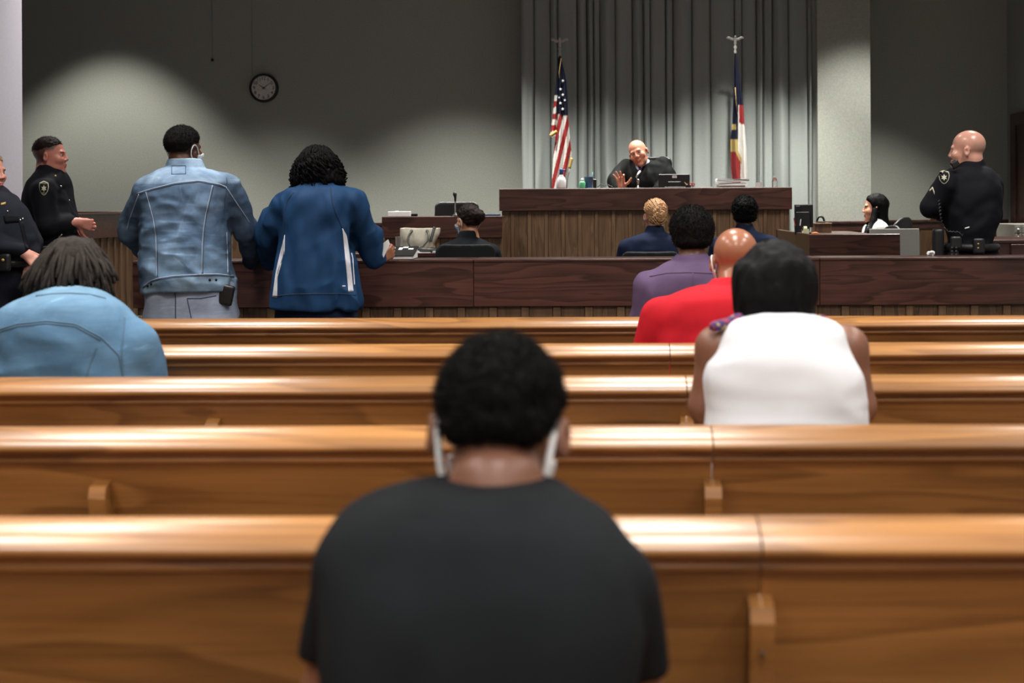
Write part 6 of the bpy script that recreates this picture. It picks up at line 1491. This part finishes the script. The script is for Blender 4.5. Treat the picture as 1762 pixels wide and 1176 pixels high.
    for k in range(9):
        zz = z+k*0.0085; o1, o2 = rng.uniform(-0.012, 0.012, 2)
        if k < 5: MB().box(a[0]+0.01+o1, b[0]-0.02+o1, D-0.12+o2, D+0.14, zz, zz+0.0078).build('sheaf', M_WHITE, r)
        else:
            x0, x1 = a[0]-0.01+o1*0.4, b[0]+0.005+o1*0.4; n = 10; V = []
            for i in range(n):
                u = i/(n-1); w = 0.006*math.sin(u*3.5+k)+0.010*(u**3)
                V += [(x0+(x1-x0)*u, D-0.13, zz+w), (x0+(x1-x0)*u, D+0.12, zz+w), (x0+(x1-x0)*u, D+0.12, zz+w+0.0075), (x0+(x1-x0)*u, D-0.13, zz+w+0.0075)]
            Fs = [(i*4+j, i*4+(j+1) % 4, i*4+4+(j+1) % 4, i*4+4+j) for i in range(n-1) for j in range(4)]+[(3, 2, 1, 0), tuple((n-1)*4+j for j in range(4))]
            mesh('sheaf', V, Fs, M_WHITE, r)
    cyl([(0.020, 0), (0.027, 0.046), (0.024, 0.046), (0.018, 0.004)], 1306, 317, D, z, M_WPLAST, 'small white foam cup near the right end of the bench', 'foam_cup', 'cup')
    X = P(1333, 315, D)[0]; r = root('water_bottle', 'clear plastic bottle at the right end of the bench', 'bottle', (X, D, z)); gm = plain('clear_plastic', (0.95, 0.97, 0.97), 0.05, 0, 0.5, 0.01, trans=1.0)
    MB().lathe([(0.022, 0), (0.024, 0.01), (0.022, 0.03), (0.024, 0.05), (0.020, 0.07), (0.010, 0.085), (0.010, 0.09)], (X, D, z), 16).build('bottle_body', gm, r, True)
    MB().lathe([(0.011, 0.09), (0.011, 0.1)], (X, D, z), 12).build('cap', M_WPLAST, r)
bench_things()
def stand_things():
    z = wt; D = 11.98
    a, b = P(669, 372, D), P(706, 364, D); r = root('tissue_box', 'white tissue box on the witness stand', 'box', ((a[0]+b[0])/2, D, z))
    MB().box(a[0], b[0], D-0.05, D+0.06, z, a[2]+0.042 if False else b[2], 0.003).build('carton', M_WHITE, r)
    MB().box(a[0]+0.06, a[0]+0.08, D-0.02, D+0.03, b[2]-0.001, b[2]+0.006).build('tissue', M_WHITE, r)
    a, b = P(708, 372, D), P(718, 368, D); tag(MB().box(a[0], b[0], D-0.03, D+0.03, z, b[2], 0.002).build('card_box', M_HBROWN), 'small dark brown box beside the tissue box', 'box')
    a, b = P(823, 372, D), P(860, 368.5, D); r = root('folder', 'blue folder with a white label on the witness stand near the bench', 'folder', ((a[0]+b[0])/2, D, z))
    MB().box(a[0], b[0], D-0.1, D+0.1, z, z+0.017, 0.002).build('cover', plain('blue_card', (0.03, 0.06, 0.12), 0.6), r); MB().box(a[0]+0.003, a[0]+0.035, D-0.102, D-0.1, z+0.004, z+0.013).build('label', M_WHITE, r)
    X = P(783.5, 372, D-0.08)[0]; r = root('microphone', 'tall gooseneck microphone on the witness stand', 'microphone', (X, D-0.08, z))
    MB().lathe([(0.04, 0), (0.04, 0.008), (0.014, 0.016), (0.009, 0.03)], (X, D-0.08, z), 16).build('base', M_BLACK, r, True)
    MB().tube(resample([(X, D-0.08, z+0.02), P(783, 355, D-0.09), P(783.5, 345, D-0.10)], 10), 0.006, 8).build('gooseneck', M_STEEL, r, True)
    MB().tube([P(783.5, 347, D-0.10), P(783.3, 339, D-0.10), P(782.6, 335, D-0.10), P(782.3, 331, D-0.10)], [0.008, 0.011, 0.017, 0.013], 12).build('microphone_head', M_BLACK, r, True)
stand_things()

# ---------------------------------------------------------------- counsel table and its things
TZ = 0.985
def counsel():
    x0, x1 = P(600, 440, 10.4)[0], P(846, 440, 10.4)[0]; y0, y1 = 10.36, 11.25
    r = root('counsel_table', 'dark wooden counsel table behind the rail with papers and bag on it', 'table', ((x0+x1)/2, (y0+y1)/2, 0))
    MB().box(x0, x1, y0, y1, TZ-0.03, TZ, 0.004).build('table_top', M_DARK, r)
    MB().box(x0+0.03, x1-0.03, y1-0.30, y1-0.27, 0.25, TZ-0.03).build('modesty_panel', M_DARK, r)
    MB().box(x0+0.03, x1-0.03, y0+0.02, y0+0.045, TZ-0.12, TZ-0.03).build('apron', M_DARK, r)
    for X in (x0+0.03, x1-0.09):
        for Y in (y0+0.03, y1-0.09): MB().box(X, X+0.06, Y, Y+0.06, 0, TZ-0.03).build('leg', M_DARK, r)
    z = TZ
    D = 10.62; r = root('handbag', 'pale silver handbag with dark looped handles on the counsel table', 'handbag', (P(722, 420, D)[0], D, z))
    bagm = plain('pale_silver_leather', (0.42, 0.39, 0.31), 0.42, 0.15, 0.5, 0.18, 12, 0.4, 90)
    rows = [(P((a+b)/2, y, D)[0], D, P(720, y, D)[2], (b-a)/2*D/2400, d) for y, a, b, d in ((392.5, 687, 757, 0.045), (400, 688, 756, 0.06), (412, 690, 752, 0.075), (421, 692, 748, 0.08))]
    rows.append((rows[-1][0], D, z+0.028, rows[-1][3], 0.08)); body = disp(loft(rows, 4.5, 0.003), folds((14, 14, 14), 0.004, 4), 0.01); solid('bag_body', body, 0.006, bagm, r)
    rows2 = [(rows[-1][0], D, z+0.036, rows[-1][3]+0.003, 0.083), (rows[-1][0], D, z+0.002, rows[-1][3]+0.002, 0.083)]; solid('bag_base', loft(rows2, 3.2, 0.008), 0.007, plain('dark_grey_leather', (0.04, 0.042, 0.038), 0.45), r)
    hm = plain('grey_handle_leather', (0.06, 0.06, 0.055), 0.45)
    pl = resample([(708, 398), (703, 406), (702, 416), (706, 424), (716, 428), (728, 424), (736, 414), (737, 404), (735, 398)], 34)
    p, d = hit(body, pl, D-0.4); out = np.sin(np.linspace(0, math.pi, 34))*0.035; MB().tube(p-d*(0.008+out)[:, None], 0.0075, 7).build('handle', hm, r, True)
    p, d = hit(body, resample([(748, 391), (744, 404), (741, 416)], 12), D-0.4); MB().tube(p-d*0.004, 0.013, 6).build('strap', hm, r, True)
    for c_ in ((708, 398), (735, 398)):
        p, d = hit(body, [c_], D-0.4); V, Fs = sphere(8, 6); mesh('handle_ring', V*0.012+p[0], Fs, hm, r, True)
    X = P(686.5, 420, 10.5)[0]; r = root('steel_tumbler', 'brushed steel tumbler on the counsel table beside the handbag', 'tumbler', (X, 10.5, z)); zt = P(686, 407.5, 10.5)[2]-z
    o = MB().lathe([(0.022, 0), (0.024, 0.01), (0.028, zt-0.006), (0.0285, zt), (0.026, zt), (0.024, zt-0.01)], (X, 10.5, z), 24).build('tumbler_body', M_STEEL, r); smooth_angle(o, 50)
    for i, (xa_, xb_, ya_, yb_, h_, lab) in enumerate(((716, 740, 10.37, 10.44, 0.004, 'white sheet of paper at the table edge beside the mesh chair'), (744, 766, 10.37, 10.50, 0.012, 'small pile of white papers on the table behind the mesh chair'), (712, 732, 10.455, 10.525, 0.012, 'low white notebook on the table in front of the handbag'))):
        tag(MB().box(P(xa_, 430, ya_)[0], P(xb_, 430, ya_)[0], ya_, yb_, z, z+h_, 0.001).build('loose_paper', M_WHITE), lab, 'paper')
    X = P(736, 425, 10.41)[0]; tag(MB().tube([(X-0.06, 10.41, z+0.022), (X-0.01, 10.40, z+0.02), (X+0.06, 10.42, z+0.018)], [0.016, 0.018, 0.014]).build('key_pouch', hm, None, True), 'small dark grey pouch in front of the handbag', 'pouch')
    # ring binder lying on the rail cap
    zr = rail_t+0.0125; xa_, xb_ = P(650, 445, YR+0.1)[0], P(714, 445, YR+0.1)[0]; r = root('ring_binder', 'black ring binder with white tabs lying on the rail beside the navy jacket', 'binder', ((xa_+xb_)/2, YR+0.15, zr))
    y0, y1 = YR+0.03, YR+0.27
    MB().prism([(y0+0.004, zr+0.003), (y0+0.004, zr+0.018), (y1, zr+0.064), (y1, zr+0.003)][::-1], xa_+0.003, xb_-0.006).build('pages', M_WHITE, r)
    MB().prism([(y0, zr+0.018), (y0, zr+0.023), (y1+0.005, zr+0.070), (y1+0.005, zr+0.065)][::-1], xa_, xb_).build('cover', M_BLACK, r)
    MB().box(xa_, xb_, y0, y1+0.005, zr, zr+0.003).build('back_cover', M_BLACK, r)
    for u, v, w, l in ((0.30, 0.75, 0.045, 0.03), (0.56, 0.68, 0.022, 0.055), (0.68, 0.82, 0.03, 0.03), (0.84, 0.66, 0.03, 0.03)):
        X = xa_+(xb_-xa_)*u; Y = y0+(y1-y0)*v; zz = zr+0.0235+0.0478*v
        MB().prism([(Y-l/2, zz-0.196*l/2), (Y-l/2, zz-0.196*l/2+0.002), (Y+l/2, zz+0.196*l/2+0.002), (Y+l/2, zz+0.196*l/2)][::-1], X-w/2, X+w/2).build('white_tab', M_WHITE, r)
counsel()
# ---------------------------------------------------------------- clerk area
def clerk_things():
    z = DESK_Z; D = 11.3
    a, b = P(1367, 352, D), P(1399, 398, D); cx_ = (a[0]+b[0])/2; r = root('monitor', 'black computer monitor standing on the clerk desk, seen from behind', 'monitor', (cx_, D, z))
    M = rotm(-12, 0, 0)
    def rb(c_, hs, nm, m): 
        mb = MB().box(-hs[0], hs[0], -hs[1], hs[1], -hs[2], hs[2], 0.005); V = A(mb.V) @ M.T+A(c_); return mesh(nm, V, mb.F, m, r)
    zt = a[2]; rb((cx_, D, (zt+z+0.05)/2), ((b[0]-a[0])/2, 0.014, (zt-z-0.05)/2), 'screen_shell', M_BLACK)
    rb((cx_-0.012, D-0.035, (zt+z)/2-0.02), ((b[0]-a[0])/2*0.72, 0.03, (zt-z)/2*0.66), 'back_cover', M_BLACK); rb((cx_, D, z+0.03), (0.03, 0.02, 0.03), 'neck', M_BLACK); rb((cx_, D, z+0.006), (0.09, 0.07, 0.006), 'foot', M_BLACK)
    q = P(1373, 355, D-0.02); MB().box(q[0]-0.014, q[0]+0.014, D-0.03, D-0.012, q[2]-0.004, q[2]+0.004).build('brand_plate', plain('grey_plate', (0.16, 0.16, 0.16), 0.5), r)
    X, Dj = cx0+0.10, 11.2; r = root('glass_jar', 'clear glass jar on the clerk desk beside the monitor', 'jar', (X, Dj, z)); MB().lathe([(0.028, 0), (0.030, 0.05), (0.027, 0.055), (0.026, 0.05), (0.024, 0.005)], (X, Dj, z), 18).build('jar_body', bpy.data.materials['clear_plastic'], r, True)
    MB().lathe([(0.02, 0.006), (0.02, 0.02)], (X, Dj, z), 12).build('clips', M_STEEL, r)
    X, Dj = P(1373, 395, 10.95)[0], 10.95; r = root('pen_cup', 'black pen cup with a red pen on the clerk desk', 'cup', (X, Dj, z)); MB().lathe([(0.026, 0), (0.028, 0.07), (0.025, 0.07), (0.022, 0.005)], (X, Dj, z), 16).build('cup_body', M_BLACK, r)
    for dx, h_, m in ((-0.03, 0.13, bpy.data.materials['red_plastic']), (-0.012, 0.15, M_BLACK), (0.01, 0.14, M_BLACK), (0.025, 0.12, M_WPLAST)): MB().tube([(X+dx*0.3, Dj, z+0.008), (X+dx, Dj+0.01, z+h_)], 0.004, 6).build('pen', m, r)
    X, Dj = P(1386, 397, 10.7)[0], 10.7; r = root('tape_dispenser', 'cream tape dispenser at the corner of the clerk desk', 'dispenser', (X, Dj, z))
    cm = plain('cream_plastic', (0.55, 0.55, 0.33), 0.5); MB().prism([(Dj-0.05, z), (Dj+0.05, z), (Dj+0.045, z+0.025), (Dj-0.01, z+0.02), (Dj-0.045, z+0.05)][::-1], X-0.02, X+0.02).build('holder', cm, r)
    MB().tube([(X-0.012, Dj+0.015, z+0.045), (X+0.012, Dj+0.015, z+0.045)], 0.024, 16).build('tape_roll', cm, r)
    X, Dj = P(1403, 399, 10.55)[0], 10.55; tag(MB().tube([(X-0.03, Dj, z+0.014), (X, Dj-0.01, z+0.017), (X+0.03, Dj, z+0.012)], [0.010, 0.014, 0.008]).build('wrapped_candy', plain('orange_wrapper', (0.55, 0.18, 0.05), 0.4), None, True), 'small orange wrapped sweet on the clerk desk', 'candy')
    a, b = P(1402, 384, 11.6), P(1431, 402, 11.6); r = root('desk_organizer', 'brown wooden organizer box on the clerk desk', 'organizer', ((a[0]+b[0])/2, 11.7, z))
    MB().box(a[0], b[0], 11.6, 11.8, z, a[2]-0.012, 0.003).build('box_body', M_PLANK, r); MB().box(a[0]-0.004, b[0]+0.004, 11.59, 11.81, a[2]-0.012, a[2], 0.002).build('box_lid', M_BATTEN, r)
    X = P(1412, 380, 11.7)[0]; r = root('hole_punch', 'black arched hole punch on top of the wooden organizer', 'hole punch', (X, 11.7, a[2]))
    MB().box(X-0.035, X+0.035, 11.67, 11.73, a[2], a[2]+0.012, 0.003).build('punch_base', M_BLACK, r); MB().tube([(X-0.03*math.cos(t), 11.7, a[2]+0.008+0.045*math.sin(t)) for t in np.linspace(0, math.pi, 12)], 0.009, 8).build('lever', M_BLACK, r, True)
    # low grey partition beside the desk
    Dp = 10.8; a, b = P(1497, 394, Dp), P(1582, 394, Dp); r = root('low_partition', 'low light grey partition beside the clerk desk', 'screen', ((a[0]+b[0])/2, Dp, 0)); MB().box(a[0], b[0], Dp, Dp+0.03, 0.02, a[2], 0.004).build('panel', M_GREYPANEL, r); MB().box(a[0], b[0], Dp-0.08, Dp+0.11, 0, 0.02).build('foot', M_BLACK, r)
    # desk at the right-hand side and card-file cabinet behind it
    D = 9.75; a = P(1709, 413, D); r = root('side_desk', 'dark wooden side desk at the right edge behind the rail', 'desk', (a[0]+0.5, D+0.4, 0)); x1 = XR-0.02
    MB().box(a[0], x1, D, D+0.9, a[2]-0.025, a[2], 0.004).build('desk_top', M_DARK, r); MB().box(a[0]+0.01, x1, D+0.01, D+0.035, 0.0, a[2]-0.025).build('front_board', M_DARK, r); MB().box(a[0]+0.01, a[0]+0.035, D+0.035, D+0.89, 0.0, a[2]-0.025).build('side_board', M_DARK, r)
    MB().box(P(1740, 420, D-0.02)[0], x1, D-0.025, D+0.01, a[2]-0.11, a[2]-0.03, 0.004).build('drawer_front', M_DARK, r)
    a = P(1745, 386, 11.2); r = root('card_file', 'grey card-file cabinet with pale knobs behind the right side desk', 'cabinet', (a[0]+0.25, 11.4, 0)); z1 = a[2]; x1 = XR-0.03
    gm = plain('grey_painted_metal', (0.25, 0.235, 0.20), 0.5); MB().box(a[0], x1, 11.2, 11.7, 0.0, z1, 0.004).build('cabinet_body', gm, r)
    n = max(2, int((x1-a[0])/0.055))
    for i in range(5):
        for j in range(n):
            X0 = a[0]+j*(x1-a[0])/n; dw = (x1-a[0])/n; zz = z1-0.008-0.062*(i+1)
            MB().box(X0+0.003, X0+dw-0.003, 11.19, 11.2, zz, zz+0.056, 0.002).build('drawer', gm, r)
            V, Fs = sphere(8, 6); mesh('knob', V*0.010+A((X0+dw/2, 11.185, zz+0.028)), Fs, M_WPLAST, r, True)
    q = P(1603, 441, YR+0.2); r = root('crumpled_napkin', 'crumpled white napkin on the rail by the bald officer', 'napkin', (q[0], YR+0.2, rail_t+0.0125))
    nm_ = disp(ell((q[0], YR+0.2, rail_t+0.026), (0.024, 0.018, 0.014)), folds((70, 70, 70), 0.008, 4), 0.012); solid('paper', nm_, 0.003, M_WHITE, r)
clerk_things()
